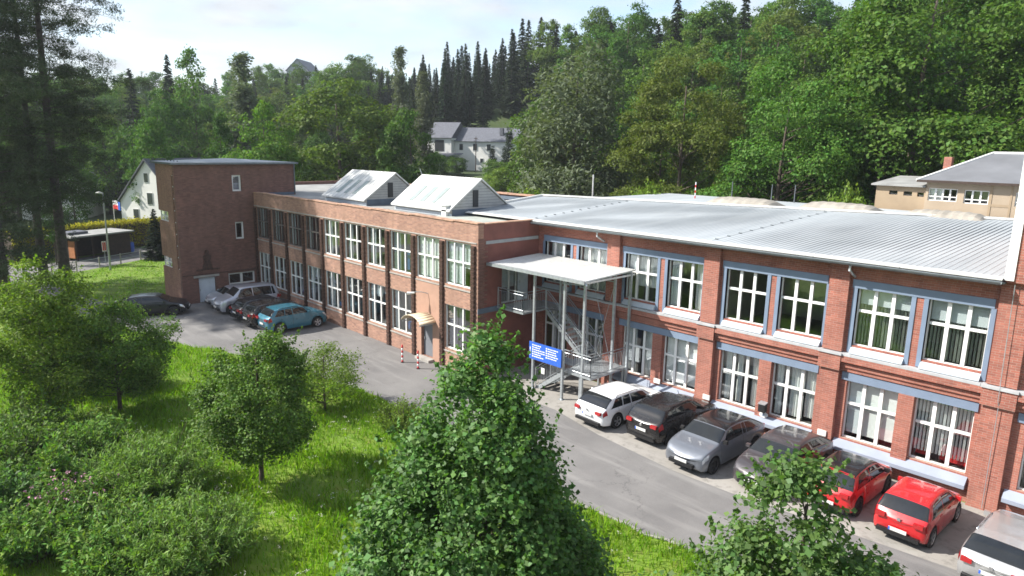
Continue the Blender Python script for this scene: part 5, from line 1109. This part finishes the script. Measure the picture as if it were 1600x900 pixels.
# ------------------------------------------------------------------ tall pines at the left
def pine(seed, h, r0, z0, R, nb, lean):
    r = g(seed); mb = MB(); k = 12; pts = [(lean[0]*(i/k)**1.5+.12*math.sin(i*.9+seed), lean[1]*(i/k)**1.5, -.2+i/k*h*.97) for i in range(k+1)]; mb.tube(pts, [r0*(1.2 if i == 0 else 1)*(1-.88*i/k)+.02 for i in range(k+1)], 10); PT_ = np.array(pts); C_ = []; D_ = []
    for i in range(nb):
        t = z0/h+(.98-z0/h)*((i+r.uniform())/nb); z = t*h; a = r.uniform(0, 6.28); f = (z-z0)/(h-z0); L = R*(.62+.38*math.sin(min(1, f*1.1)*math.pi))*r.uniform(.45, 1.12)*(1-.6*max(0, f-.65)/.35); b = np.array([np.interp(z, PT_[:, 2], PT_[:, q]) for q in range(3)]); d = np.array((math.cos(a), math.sin(a), r.uniform(-.22, .30)+.3*max(0, f-.6)))
        side = np.array((-d[1], d[0], 0))*r.normal()*.25*L; tip = b+d*L+side+np.array((0, 0, -.06*L)); md = b+d*L*.5+side*.25+np.array((0, 0, .06*L)); mb.tube([b, md, tip], [max(.018, r0*.13*(1-t*.6)), .022, .008], 4, False)
        nt2 = int(4+L*3.0)
        for j in range(nt2):
            s = r.uniform(.25, 1.0); p = b*(1-s)**2+2*md*s*(1-s)+tip*s*s; q = p+unit(np.array([d[0]*.5+r.normal()*.8, d[1]*.5+r.normal()*.8, .15+r.normal()*.38]))*r.uniform(.35, 1.15)*(1.2-.5*s)*min(1.1, L*.25+.4)
            for w in (.45, .75, 1.0): C_.append(p+(q-p)*w); D_.append(q-p)
    C_ = np.array(C_); D_ = unit(np.array(D_)); per = 12; c = np.repeat(C_, per, 0); ax = unit(np.repeat(D_, per, 0)*.5+r.normal(size=(len(c), 3))*.8+np.array((0, 0, .3))); c = c+ax*.10+r.normal(size=c.shape)*np.array((.19, .19, .13)); nn = r.normal(size=c.shape)+np.array((0, 0, .6))
    return leaves_mesh('crown', c, nn, .27*np.clip(1+r.normal(size=len(c))*.2, .5, 1.6), .17, L_['pine'], r, .03, ax), mb.mesh('trunk', M['pinebark'], True)
for i, (x, y, h, r0, z0, R, nb, ln, lb_) in enumerate(((-13.4, -10.5, 33, .40, 5.8, 6.6, 140, (.3, .2), 'tallest pine with a bare dark trunk nearest the tower'), (-15.6, -11.6, 30, .33, 7.0, 5.0, 85, (-.2, .3), 'slender pine close behind the tallest one'), (-9.5, -15.1, 33, .38, 2.5, 6.4, 230, (-.5, 0), 'dense pine at the left edge, branches reaching low'), (-19, -18.5, 32, .38, 3, 6.0, 110, (0, 0), 'pine behind the left edge pine, beside the side road'), (-13.5, -21.5, 34, .38, 6, 5.8, 105, (0, 0), 'unseen pine added left of the view to shade the orange brick bays'))):
    c, t = pine(70+i, h, r0, z0, R, nb, ln); tree('pine_tree', (x, y, 0), c, t, lb_, 'pines by the side road')  # last pine stands out of view, added to shade the left brick bays

# ------------------------------------------------------------------ wooded slope: shared tree models, every tree its own object
def proto(seed, *a, **k): return make_tree(g(seed), *a, **k)
PB = [proto(100, L_['broad'], 20, 1.6, dome(6.6, .5, .42), 44, 2.3, 26, .40, 13, .42, .72, r=.32, flat=.6, inner=.6, limbs=24, bump_=.22),
      proto(101, L_['broad'], 20, 2.0, dome(5.6, .55, .5), 42, 2.0, 24, .38, 13, .40, .72, r=.3, flat=.65, inner=.55, limbs=24, bump_=.35),
      proto(102, L_['broad'], 20, 1.0, cone(6.0, .62, .22), 50, 1.9, 24, .38, 13, .40, .72, r=.3, flat=.6, inner=.6, limbs=24, bump_=.25),
      proto(103, L_['broad'], 20, 2.5, dome(7.6, .45, .5), 48, 2.5, 26, .42, 13, .42, .72, r=.34, flat=.5, inner=.55, limbs=24, bump_=.35)]
PY = proto(104, L_['broadyellow'], 20, 1.4, dome(7.2, .5, .45), 60, 2.0, 26, .4, 14, .38, .7, r=.32, flat=.5, inner=.5, limbs=24, bump_=.28)
PW = proto(105, L_['greywillow'], 20, 1.5, dome(6.0, .62, .42), 84, 1.9, 15, .55, 15, .50, .32, r=.36, flat=.95, inner=.4, limbs=30, droop=.7, bump_=.32)
PP = proto(106, L_['greywillow'], 20, .8, lambda h: 1.75*np.sin(np.pi*np.clip(h*.92+.08, 0, 1))**.6, 60, .85, 13, .35, 13, .34, .6, r=.22, flat=1.2, inner=.3, limbs=30, bump_=.2)
PM = proto(107, L_['broad'], 20, 5.0, dome(4.2, .7, .45), 46, 1.5, 11, .45, 11, .42, .6, r=.26, flat=.6, inner=.25, limbs=40, bump_=.4)
NB = [proto(130, L_['broadnear'], 20, 1.2, dome(6.8, .5, .42), 62, 2.0, 40, .30, 20, .23, .72, r=.32, flat=.6, inner=.6, limbs=36, bump_=.25),
      proto(131, L_['broadnear'], 20, 1.0, dome(7.4, .45, .5), 60, 2.1, 42, .30, 20, .23, .72, r=.32, flat=.5, inner=.6, limbs=36, bump_=.32),
      proto(132, L_['broadnear'], 20, 1.0, cone(6.4, .6, .25), 66, 1.8, 40, .30, 20, .23, .72, r=.32, flat=.6, inner=.6, limbs=36, bump_=.28)]
NY = proto(133, L_['broadyellow'], 20, 1.2, dome(7.2, .5, .45), 70, 1.8, 38, .30, 20, .23, .72, r=.32, flat=.45, inner=.6, limbs=36, bump_=.28)
BU = [proto(108+i, L_['bright' if i == 0 else 'young'], 6, .1, dome(3.3, .5, .35), 60, .9, 11, .3, 12, .27, .65, r=.1, flat=.7, inner=.4, limbs=14, bump_=.3) for i in range(2)]
def spruce(seed, h=22, R=3.1):
    r = g(seed); C_, N_, A_ = [], [], []; nt_ = 50
    for i in range(nt_):
        f = i/(nt_-1); L = R*(1-f)**.85*r.uniform(.75, 1.15)+.15; nb = int(6+7*(1-f)); a0 = r.uniform(0, 6.28)
        for j in range(nb):
            z = .9+f*(h-1.2)+r.normal()*.22; a = a0+6.283*j/nb+r.normal()*.3; m_ = int(5+L*9); s = np.sqrt(r.uniform(.04, 1, m_))[:, None]; d = np.array((math.cos(a), math.sin(a), 0)); sd = np.array((-d[1], d[0], 0)); LL = L*r.uniform(.75, 1.1)
            p = np.array((0, 0, z))+d*s*LL+sd*(r.uniform(-1, 1, (m_, 1))*.36*LL*(1.1-s)*.9)+np.array((0, 0, 1))*(-.30*LL*s+.12*LL*s**3)+r.normal(size=(m_, 3))*.05; C_.append(p); A_.append(np.repeat((d+np.array((0, 0, -.32)))[None], m_, 0)+sd*r.normal(size=(m_, 1))*.4); N_.append(np.repeat((d*.35+np.array((0, 0, 1.)))[None], m_, 0)+r.normal(size=(m_, 3))*.35)
    c, nn, ax = map(np.concatenate, (C_, N_, A_)); mb = MB(); mb.tube([(0, 0, -.3), (0, 0, h*.5), (0, 0, h*.985)], [.26, .14, .02], 7)
    return leaves_mesh('crown', c, nn, .56*np.clip(1+r.normal(size=len(c))*.25, .5, 1.7), .42, L_['spruce'], r, .05, ax), mb.mesh('trunk', M['pinebark'], True)
SPR = [spruce(120), spruce(121, 22, 2.6), spruce(122, 22, 3.5)]
TH = spruce(123, 9, 1.5); _th = proto(124, L_['spruce'], 9, .1, lambda h: 1.35*np.clip(1-h, 0, 1)**.55*np.clip(h*6, .6, 1), 70, .5, 12, .16, 14, .17, .5, r=.1, flat=1.2, inner=.7, limbs=6, bump_=.1)
RT = random.Random(5)
def place(p, x, y, h, w, label, group=None, base=20.0, name='tree', z=None, cat='tree', sc=1.0):
    """h = wanted height, w = wanted crown width over the model's own proportion"""
    s = h/base; zz = float(terr(x, y)) if z is None else z
    return tree(name, (x, y, zz-.1), p[0], p[1], label, group, RT.uniform(0, 6.28), (s*w, s*w, s), cat)
NAMED = [
 (PY, -27.5, 22.9, 20.2, 1.12, 'maple_tree', 'large yellowish-green maple behind the flat roof, left of the gabled lanterns'),
 (PB[0], -25.5, 12.5, 16.5, .78, 'broadleaf_tree', 'dark green round tree directly behind the brick tower roof'),
 (PB[1], -17.6, 27.2, 16.4, .70, 'broadleaf_tree', 'dark broadleaf tree just left of the slate roofed house'),
 (PP, -56.1, 23.5, 25.3, 1.15, 'birch_tree', 'tall pale birch rising above the tower against the sky'),
 (PM, -65.3, 19.3, 26.6, .62, 'larch_tree', 'thin-crowned larch standing out of the skyline left of the birch'),
 (PP, -62.6, 57.1, 26.2, .85, 'poplar_tree', 'narrow dull grey poplar in front of the spruce ridge'),
 (PP, -52.0, 54.7, 20.0, .95, 'birch_tree', 'slim light birch standing left above the slate roofed house'),
 (PW, 1.1, 36.1, 23.0, 1.02, 'willow_tree', 'big grey-green willow standing behind the metal roof, its crown drooping'),
 (NY, 16.7, 32.8, 20.6, .86, 'maple_tree', 'yellow-green maple right of the grey willow, behind the roof ridge'),
 (NB[1], 27.1, 31.7, 19.0, .86, 'broadleaf_tree', 'wide green tree behind the dome rooflights'),
 (NB[0], 34.6, 39.4, 27.5, 1.0, 'broadleaf_tree', 'tallest green tree at the upper right, above the beige building'),
 (NB[2], 22.5, 38.5, 21.5, .8, 'broadleaf_tree', 'green tree between the yellow-green maple and the wide green tree'),
 (NB[1], 45.5, 47.0, 27.5, .95, 'broadleaf_tree', 'dense green tree at the right rim above the hipped roof'),
 (NB[0], 30.4, 42, 22.5, .9, 'broadleaf_tree', 'dark green tree behind the wide green tree'),
 (PY, 3.0, 77.8, 17.2, .9, 'broadleaf_tree', 'bright yellow-green tree crowning the ridge at the right'),
 (BU[0], 3.8, 27.7, 7.6, .85, 'bush', 'bright green bush at the foot of the grey willow'),
 (BU[0], 8.5, 28.3, 5.8, .8, 'bush', 'smaller bright bush right of the bush below the grey willow'),
 (BU[0], 19.9, 23.5, 9.3, .42, 'bush', 'light green bush top showing just above the metal roof ridge'),
 (BU[0], 34.6, 25.2, 9.7, .33, 'bush', 'light green bush left of the beige building'),
 (NB[2], 36.6, 39.5, 15.3, .62, 'broadleaf_tree', 'mid green small tree left of the red chimney'),
 (NB[0], 39.9, 41.5, 16.0, .62, 'broadleaf_tree', 'mid green small tree behind the hipped roof'),
 (NB[2], 43.6, 40.5, 15.6, .62, 'broadleaf_tree', 'mid green small tree behind the right end of the hipped roof'),
 (SPR[0], -22.4, -.7, 5.2, 2.0, 'fir_tree', 'small dark fir in front of the white gable house'),
 (_th, -42.5, 63.1, 4.9, 1.35, 'thuja_tree', 'squat rounded thuja in front of the slate roofed house'),
 (_th, -40.4, 65.2, 8.2, 1.15, 'thuja_tree', 'taller thuja right of the squat rounded one'),
 (PB[1], -44.0, 5.8, 15.0, .7, 'broadleaf_tree', 'dark tree behind the white gable house'), (PB[2], -38.5, 12.7, 16.6, .62, 'broadleaf_tree', 'green tree between the white gable house and the tall birch'),
 (PB[3], -62.2, 12.8, 19.5, .75, 'broadleaf_tree', 'pale green tree seen past the pine branches'), (PB[0], -52, -1.5, 11.5, .8, 'broadleaf_tree', 'low dark tree behind the golden hedge'),
 (SPR[1], -88.3, 23.2, 26.5, 1.0, 'spruce_tree', 'dark spruce on the skyline just right of the pines'), (SPR[2], -86, 16.0, 23.5, 1.0, 'spruce_tree', 'dark spruce left of the skyline spruce, beside the pines'),
 (SPR[0], -17.1, 81.2, 21.6, .95, 'spruce_tree', 'lone spruce tip above the ridge trees at the centre right'), (SPR[1], -4.5, 80.7, 20.2, 1.05, 'spruce_tree', 'second spruce tip on the ridge, right of the lone one'),
 (SPR[0], -66, 93, 19.5, 1.2, 'spruce_tree', 'spruce closing the right end of the ridge wood'), (SPR[2], -62, 91, 19, 1.1, 'spruce_tree', 'broad spruce at the right end of the ridge wood'), (SPR[1], -64.5, 97.5, 20, 1.3, 'spruce_tree', 'slim spruce peeping over the right end of the ridge wood'), (SPR[2], -59.8, 96.5, 19, 1.2, 'spruce_tree', 'rearmost spruce where the ridge wood meets the broadleaf trees'),
 (PB[0], -57.6, 93.3, 18.5, .8, 'broadleaf_tree', 'round green tree filling the skyline right of the spruce wood'), (PB[2], -51, 92.7, 18.0, .8, 'broadleaf_tree', 'pointed green tree on the skyline left of the grey willow'),
 (PB[1], -43.5, 92.5, 19.5, .85, 'broadleaf_tree', 'green tree on the skyline straight above the grey willow'), (PB[3], -29.5, 84.7, 19.5, .8, 'broadleaf_tree', 'green tree on the skyline right above the grey willow'), (PB[0], -37.5, 86, 18.0, .8, 'broadleaf_tree', 'rounded dark green tree behind the top of the grey willow'),
 (BU[1], -37.5, 59.5, 3.6, 1.2, 'bush', 'rounded bush on the lawn right of the taller thuja'), (BU[1], -47.5, 58.5, 3.2, 1.3, 'bush', 'low bush in front of the slate roofed house'), (BU[0], -33.5, 57.0, 4.6, 1.1, 'bush', 'bright bush on the slope below the pale garage'), (BU[1], -52.5, 57.5, 4.0, 1.2, 'bush', 'dark low bush before the carport of the slate roofed house'),
 (PM, -24.5, -9.0, 8.5, .5, 'broadleaf_tree', 'thin tree on the verge behind the pines')]
occ = []
for p, x, y, h, w, nm, lb_ in NAMED:
    base = {id(TH): 9.0, id(_th): 9.0, id(BU[0]): 6.0, id(BU[1]): 6.0, id(SPR[0]): 22.0, id(SPR[1]): 22.0, id(SPR[2]): 22.0}.get(id(p), 20.0)
    place(p, x, y, h, w, lb_, None, base, nm, cat='bush' if nm == 'bush' else 'tree'); occ.append((x, y, 3.0))
occ += [(-54, 70, 9.5), (-45, 76, 8), (-41, 3, 8), (-48, 60, 7), (-42, 58, 5)]
# fill the slope: spruces on the ridge left of centre, broadleaf elsewhere
def seen(x, y, z):
    d = Vector((x, y, z))-CAM; dd = d.dot(F_)
    if dd < 20: return None
    return 800+FPX*d.dot(R_)/dd, 450-FPX*d.dot(U_)/dd
cands = []
rr_ = random.Random(9)
for k in range(9000):
    x, y = rr_.uniform(-230, 62), rr_.uniform(38, 112)
    if x < -70: y = rr_.uniform(-25, 125)
    cands.append((x, y))
for k in range(2500): cands.append((rr_.uniform(-115, -25), rr_.uniform(66, 108)))
nS = nBt = 0
SPOT = ((200, 'beside the tall pines'), (330, 'behind the white gable house'), (440, 'behind the brick tower'), (620, 'behind the large yellowish-green maple'), (800, 'above the slate roofed house'), (960, 'behind the grey-green willow'), (1120, 'above the middle of the metal roof'), (1340, 'above the dome rooflights'), (9999, 'above the beige building'))
KIND = {0: 'round green tree', 1: 'lobed green tree', 2: 'cone-shaped green tree', 3: 'wide-topped green tree', 4: 'yellowish-green tree', 5: 'thin-crowned green tree'}
SKIND = ('dark spruce', 'slim dark spruce', 'broad dark spruce')
for x, y in cands:
    z = float(terr(x, y)); q = seen(x, y, z+14)
    if not q or not (-70 < q[0] < 1670) or q[1] > 330: continue
    d = math.hypot(x-CAM.x, y-CAM.y)
    if x < -150 and d > 260: continue
    if y < 46 and x > -20 and x < 34: continue
    isS = (590 < q[0] < 905 and y > 64 and rr_.random() < .86) or (x < -70 and rr_.random() < .3) or rr_.random() < .07
    if nS > 230 and isS or nBt > 190 and not isS: continue
    sp = 3.3 if isS else 5.6 if d < 120 else 6.2+(d-120)*.012
    if 520 < q[0] < 700 and 0 < y < 62 and x > -62: continue      # open ground round the slate roofed house
    if any((x-a)**2+(y-b)**2 < (sp*.5+c)**2 if c != 3.0 else (x-a)**2+(y-b)**2 < (sp*.75)**2 for a, b, c in occ): continue
    if 610 < q[0] < 850 and (x+50)*.757-(y-73)*.657 > -9 and x < -12: continue
    occ.append((x, y, 3.0))
    where = next(t for lim, t in SPOT if q[0] < lim); tier = 'low on the slope' if z < 9 else 'halfway up the slope' if z < 18 else 'on the slope crest'
    if isS:
        k = rr_.randrange(3); nS += 1; place(SPR[k], x, y, rr_.uniform(12.5, 18.8)*(.82 if q[0] < 690 else .92 if q[0] < 760 else 1), rr_.uniform(1.0, 1.35), SKIND[k]+' '+tier+' '+where, 'spruces in the ridge wood', 22.0, 'spruce_tree')
    else:
        k = rr_.choice((0, 1, 2, 3, 0, 1, 2, 3, 4, 5, 1)); nBt += 1; place((PB+[PY, PM])[k], x, y, rr_.uniform(13, 18.5), rr_.uniform(.8, 1.08), KIND[k]+' '+tier+' '+where, 'broadleaf trees on the wooded slope', 20.0, 'broadleaf_tree')
print('forest', nS, nBt)
for i, (x, y) in enumerate(((-12, -52), (-2, -48), (9, -55), (20, -50), (30, -57), (-24, -46), (41, -52), (52, -58), (-36, -52))):   # unseen trees across the meadow, placed for the window reflections
    place(PB[i % 4], x, y, 14+2*(i % 3), .9, 'unseen broadleaf tree across the meadow, placed for window reflections', 'unseen trees across the meadow', 20.0, 'broadleaf_tree')

# ------------------------------------------------------------------ hedge, shed, fence, lamp, flag at the far left
r = g(60)
hp = [(-29, -12), (-31.5, -6), (-33.8, 0.5), (-33.5, 9)]; C_ = []
hd = empty('hedge', (-31, -3, 0), 0, 'clipped golden-yellow hedge behind the carport', 'hedge'); core = MB()
for (x0, y0), (x1, y1) in zip(hp[:-1], hp[1:]):
    n = 5200; t = r.uniform(0, 1, n); a = r.uniform(-1, 1, n); zz = r.uniform(.1, 2.9, n); nx, ny = -(y1-y0), x1-x0; l = math.hypot(nx, ny); edge = np.where(r.uniform(size=n) < .6, np.sign(a), a); zz = np.where(np.abs(edge) < 1, 2.75+.2*r.normal(size=n)*.6, zz)
    C_.append(np.stack([x0+(x1-x0)*t+nx/l*edge*.75, y0+(y1-y0)*t+ny/l*edge*.75, zz], 1)+r.normal(size=(n, 3))*.10)
    core.prism([(x0-nx/l*.6, y0-ny/l*.6, 0), (x1-nx/l*.6, y1-ny/l*.6, 0), (x1+nx/l*.6, y1+ny/l*.6, 0), (x0+nx/l*.6, y0+ny/l*.6, 0)], (0, 0, 2.6))
C_ = np.concatenate(C_); lm_ = link('leaves', leaves_mesh('leaves', C_, r.normal(size=C_.shape)+np.array((.5, 0, .6)), .22, .7, L_['hedge'], r), hd, (31, 3, 0)); core.build('branches', M['bark'], hd)
cp_ = empty('carport', (-27.2, -4.4, 0), 0, 'dark timber carport with a flat grey roof beside the side road', 'carport')
ax_ = Vector((-.36, .93, 0)); ay_ = Vector((-.93, -.36, 0)); o_ = Vector((-25.6, -7.2, 0))
def P3(u, v, z): q = o_+ax_*u+ay_*v; return (q.x, q.y, z)
def rbox(mb, u0, u1, v0, v1, z0, z1): mb.prism([P3(u0, v0, z0), P3(u1, v0, z0), P3(u1, v1, z0), P3(u0, v1, z0)], (0, 0, z1-z0)); return mb
rbox(MB(), -.5, 6.3, -.4, 3.4, 2.35, 2.5).build('roof', M['bitumen'], cp_); rbox(rbox(rbox(MB(), 0, 6, 2.9, 3.0, 0, 2.34), 0, .1, 0.9, 2.89, 0, 2.34), 5.9, 6, 0, 2.89, 0, 2.34).build('wall', M['timber'], cp_)
rbox(MB(), 3.4, 5.89, 0.02, .1, 0, 2.34).build('plank_front', M['timber'], cp_); rbox(MB(), -.02, .08, 0, .88, .3, 2.0).build('side_panel', M['orangetimber'], cp_)
for u in (0.15, 1.8, 3.3): rbox(MB(), u, u+.12, -.08, .01, 0, 2.34).build('post', M['timber'], cp_)
rbox(MB(), 0.2, 2.2, 1.0, 2.6, 2.51, 2.75).build('roof_hatch', M['slate'], cp_)
bb = empty('blue_barrel', P3(6.6, 1.0, 0), 0, 'blue water barrel beside the carport', 'barrel'); MB().tube([(0, 0, 0), (0, 0, .1), (0, 0, .55), (0, 0, 1.0), (0, 0, 1.1)], [.36, .42, .46, .42, .36], 12).build('drum', M['signblue'], bb, True, off=(0, 0, 0)); MB().tube([(0, 0, 1.1), (0, 0, 1.14)], .38, 12).build('lid', M['dark'], bb, off=(0, 0, 0))
sl_ = empty('street_lamp', (-18.6, -5.9, 0), 0, 'grey street lamp post on the grass verge of the side road', 'street lamp')
MB().tube([(0, 0, 0), (0, 0, 3), (0, 0, 7.1)], [.09, .075, .05], 8).build('pole', M['galv'], sl_, off=(0, 0, 0)); MB().tube([(0, 0, 7.05), (-.15, -.25, 7.12), (-.3, -.5, 7.1)], [.06, .11, .05], 8).build('lamp_head', M['offwhite'], sl_, off=(0, 0, 0))
fp_ = empty('flagpole', (-33, -1.6, -1.6), 0, 'thin flagpole flying a white, red and blue flag before the white gable house', 'flagpole')
MB().tube([(0, 0, 0), (0, 0, 7.0)], .04, 6).build('pole', M['offwhite'], fp_, off=(0, 0, 0))
for k, (m_, a, b) in enumerate((('white', 6.4, 6.85), ('red', 5.95, 6.4))): MB().prism([(0.04, 0, a), (.5, .2, a+.02), (1.1, .2, a-.05), (1.1, .2, b-.05), (.5, .2, b+.02), (.04, 0, b)], (.02, -.03, 0)).build('flag_stripe', M[m_], fp_, off=(0, 0, 0))
MB().prism([(1.1, .2, 5.9), (1.5, .32, 5.86), (1.5, .32, 6.75), (1.1, .2, 6.8)], (.02, -.03, 0)).build('flag_stripe', M['signblue'], fp_, off=(0, 0, 0))
fe = empty('rail_fence', (-19.5, -5, 0), 0, 'low post and rail fence along the grass edge of the side road', 'fence'); fa, fb = Vector((-15.6, -14.8, 0)), Vector((-24.0, 0.0, 0)); pm_ = MB().tube([(0, 0, 0), (0, 0, 1.05)], .06, 6).mesh('post', M['concrete'])
for k in range(8): q = fa+(fb-fa)*k/7; link('post', pm_, fe, q-Vector(fe.location))
for z in (.5, .95): MB().tube([fa+Vector((0, 0, z)), fb+Vector((0, 0, z))], .025, 5).build('rail', M['galv'], fe)
rs_ = empty('road_sign', (-22.6, -5.3, 0), 0, 'small red and white road sign in front of the carport', 'sign'); MB().tube([(0, 0, 0), (0, 0, 2.2)], .03, 6).build('pole', M['galv'], rs_, off=(0, 0, 0)); MB().box(-.03, .0, -.18, .18, 1.2, 2.2).build('plate', M['white'], rs_, off=(0, 0, 0)); MB().box(.001, .012, -.14, .14, 1.3, 2.1).build('plate_field', M['red'], rs_, off=(0, 0, 0))

# ------------------------------------------------------------------ far houses
def gable_house(name, loc, rz, label, w, d, he, hr, wallm, roofm, wins_=(), cat='house', over=.35):
    """gable end faces local -Y, ridge along local Y"""
    t = empty(name, loc, rz, label, cat); zb = -2.5
    MB().prism([(-w/2, 0, zb), (w/2, 0, zb), (w/2, 0, he), (0, 0, hr), (-w/2, 0, he)], (0, d, 0)).build('wall', wallm, t, off=(0, 0, 0))
    sl = (hr-he)/(w/2); rf = MB()
    for s in (-1, 1): rf.prism([(0, -over, hr+.03), (s*(w/2+over), -over, he-over*sl+.03), (s*(w/2+over), -over, he-over*sl+.2), (0, -over, hr+.2)], (0, d+2*over, 0))
    R2 = rf.build('roof', roofm, t, off=(0, 0, 0))
    for x, z, ww, hh in wins_:
        f = MB().box(x-.06, x+ww+.06, -.05, -.001, z-.06, z+hh+.06).build('window', M['white'], t, off=(0, 0, 0)); MB().box(x, x+ww, -.07, -.051, z, z+hh).build('pane', M['glassdark'], f, off=(0, 0, 0))
    return t, R2
M['greyrender'] = plain('grey_house_render', (0.33, 0.35, 0.38), .9, var=.08)
M['glassdark'] = plain('dark_window_glass', (0.03, 0.035, 0.04), .08, var=.1)
hw_, _ = gable_house('white_house', (-41.0, 4.4, 0), rad(28), 'white house with a steep dark gable, half hidden by the brick tower', 9.2, 10, 4.3, 9.4, M['whitewall'], M['slate'], [(-.45, 6.7, .6, 1.1), (-.2, 4.0, .8, 1.4), (-2.6, 1.9, .8, 1.4), (1.5, 4.0, .8, 1.4)])
gable_house('white_house', (-68.0, -1.0, 0), rad(60), 'distant pale house glimpsed through the pine branches', 8, 10, 5.4, 8.2, M['whitewall'], M['slate'], [(-2, 3, 1, 1.3), (1, 3, 1, 1.3)])
gable_house('hilltop_house', (-181, 96.3, 29.2), rad(40), 'grey gabled house poking over the trees on the far skyline', 8, 12, 7.0, 10.8, M['greyrender'], M['slate'], [(-1.5, 5.2, 3, 2.5)])
gable_house('hillside_house', (-70, 91, 15.0), rad(49), 'small white gable showing between trees on the slope above the slate roofed house', 5, 8, 2.2, 4.6, M['whitewall'], M['slate'], [(-.5, 1, 1, 1.2)])
SH = empty('slate_roofed_house', (-55.1, 68.7, 7.3), rad(27), 'long white house with dark slate roofs across the clearing behind the lanterns', 'house')
O0 = (0, 0, 0)
MB().box(-3.6, 12, 0, 7, -2, 5.3).build('wall', M['whitewall'], SH, off=O0)
MB().prism([(-3.9, -.4, 5.32), (-3.9, 3.5, 8.1), (-3.9, 7.4, 5.32)], (16.2, 0, 0)).build('roof', M['slate'], SH, off=O0)
MB().box(-9.0, -3.61, -1.6, 7, -2, 5.9).build('wall', M['whitewall'], SH, off=O0); MB().prism([(-9.3, -2.0, 5.92), (-9.3, 2.7, 9.1), (-9.3, 7.4, 5.92)], (5.9, 0, 0)).build('roof', M['slate'], SH, off=O0)
MB().box(-3.39, -3.34, -1.9, 6.9, 5.5, 5.9).build('verge_board', M['white'], SH, off=O0)
MB().box(-7.2, -5.2, -1.66, -1.601, 3.3, 5.5).build('loft_opening', M['dark'], SH, off=O0)
MB().prism([(-9.2, -4.6, 2.3), (-9.2, -1.61, 2.9), (-9.2, -1.61, 3.0), (-9.2, -4.6, 2.4)], (8.2, 0, 0)).build('carport_roof', M['slate'], SH, off=O0)
for x in (-9, -5.2, -1.3): MB().box(x, x+.14, -4.5, -4.36, -1, 2.3).build('carport_post', M['timber'], SH, off=O0)
for x, z, w_, h_ in ((-2.5, 3.6, .75, 1.2), (.45, 3.6, .85, 1.25), (3.4, 3.6, .8, 1.2), (2.0, 1.2, .6, .8)):
    f = MB().box(x-.08, x+w_+.08, -.06, -.002, z-.08, z+h_+.08).build('window', M['offwhite'], SH, off=O0); MB().box(x, x+w_, -.08, -.061, z, z+h_).build('pane', M['glassdark'], f, off=O0)
MB().box(5.6, 6.3, 1.2, 1.9, 6.6, 8.0).build('chimney', M['slate'], SH, off=O0)
gable_house('garden_outbuilding', (-44.3, 71.6, 7.0), rad(27), 'small white outbuilding with a green roof edge beside the slate roofed house', 4.2, 5, 2.5, 4.0, M['whitewall'], M['blue'], [])
gb_ = empty('white_garage', (-24.6, 60.5, 3.2), rad(35), 'pale flat roofed garage between the thujas and the grey willow', 'garage'); MB().box(-2.4, 2.4, 0, 5, -2, 3.6).build('wall', M['whitewall'], gb_, off=O0); MB().box(-2.6, 2.6, -.3, 5.2, 3.61, 3.8).build('roof', M['bitumen'], gb_, off=O0); MB().box(.2, 2.2, -.04, -.001, -.2, 2.9).build('gate', M['door_grey'], gb_, off=O0)
up_ = empty('utility_pole', (-50.5, 66.0, 6.9), 0, 'thin dark pole in front of the white wall of the slate roofed house', 'pole'); MB().tube([(0, 0, -1), (0, 0, 6.6)], [.1, .07], 7).build('shaft', M['timber'], up_, off=O0); MB().box(-.5, .5, -.04, .04, 6.2, 6.32).build('crossarm', M['timber'], up_, off=O0)

# ------------------------------------------------------------------ summer haze in the valley
hz = MB().box(-6300, 6300, -6300, 6300, -3, 70).build('haze', [])
hm = bpy.data.materials.new('haze'); hm.use_nodes = True; ht = hm.node_tree; ht.nodes.clear()
ho = N(ht, 'ShaderNodeOutputMaterial'); hv = N(ht, 'ShaderNodeVolumePrincipled'); hv.inputs['Density'].default_value = 0.00027; hv.inputs['Color'].default_value = (0.86, 0.92, 1, 1); hv.inputs['Anisotropy'].default_value = 0.2
ht.links.new(hv.outputs[0], ho.inputs['Volume']); hz.data.materials.append(hm); hz['kind'] = 'stuff'
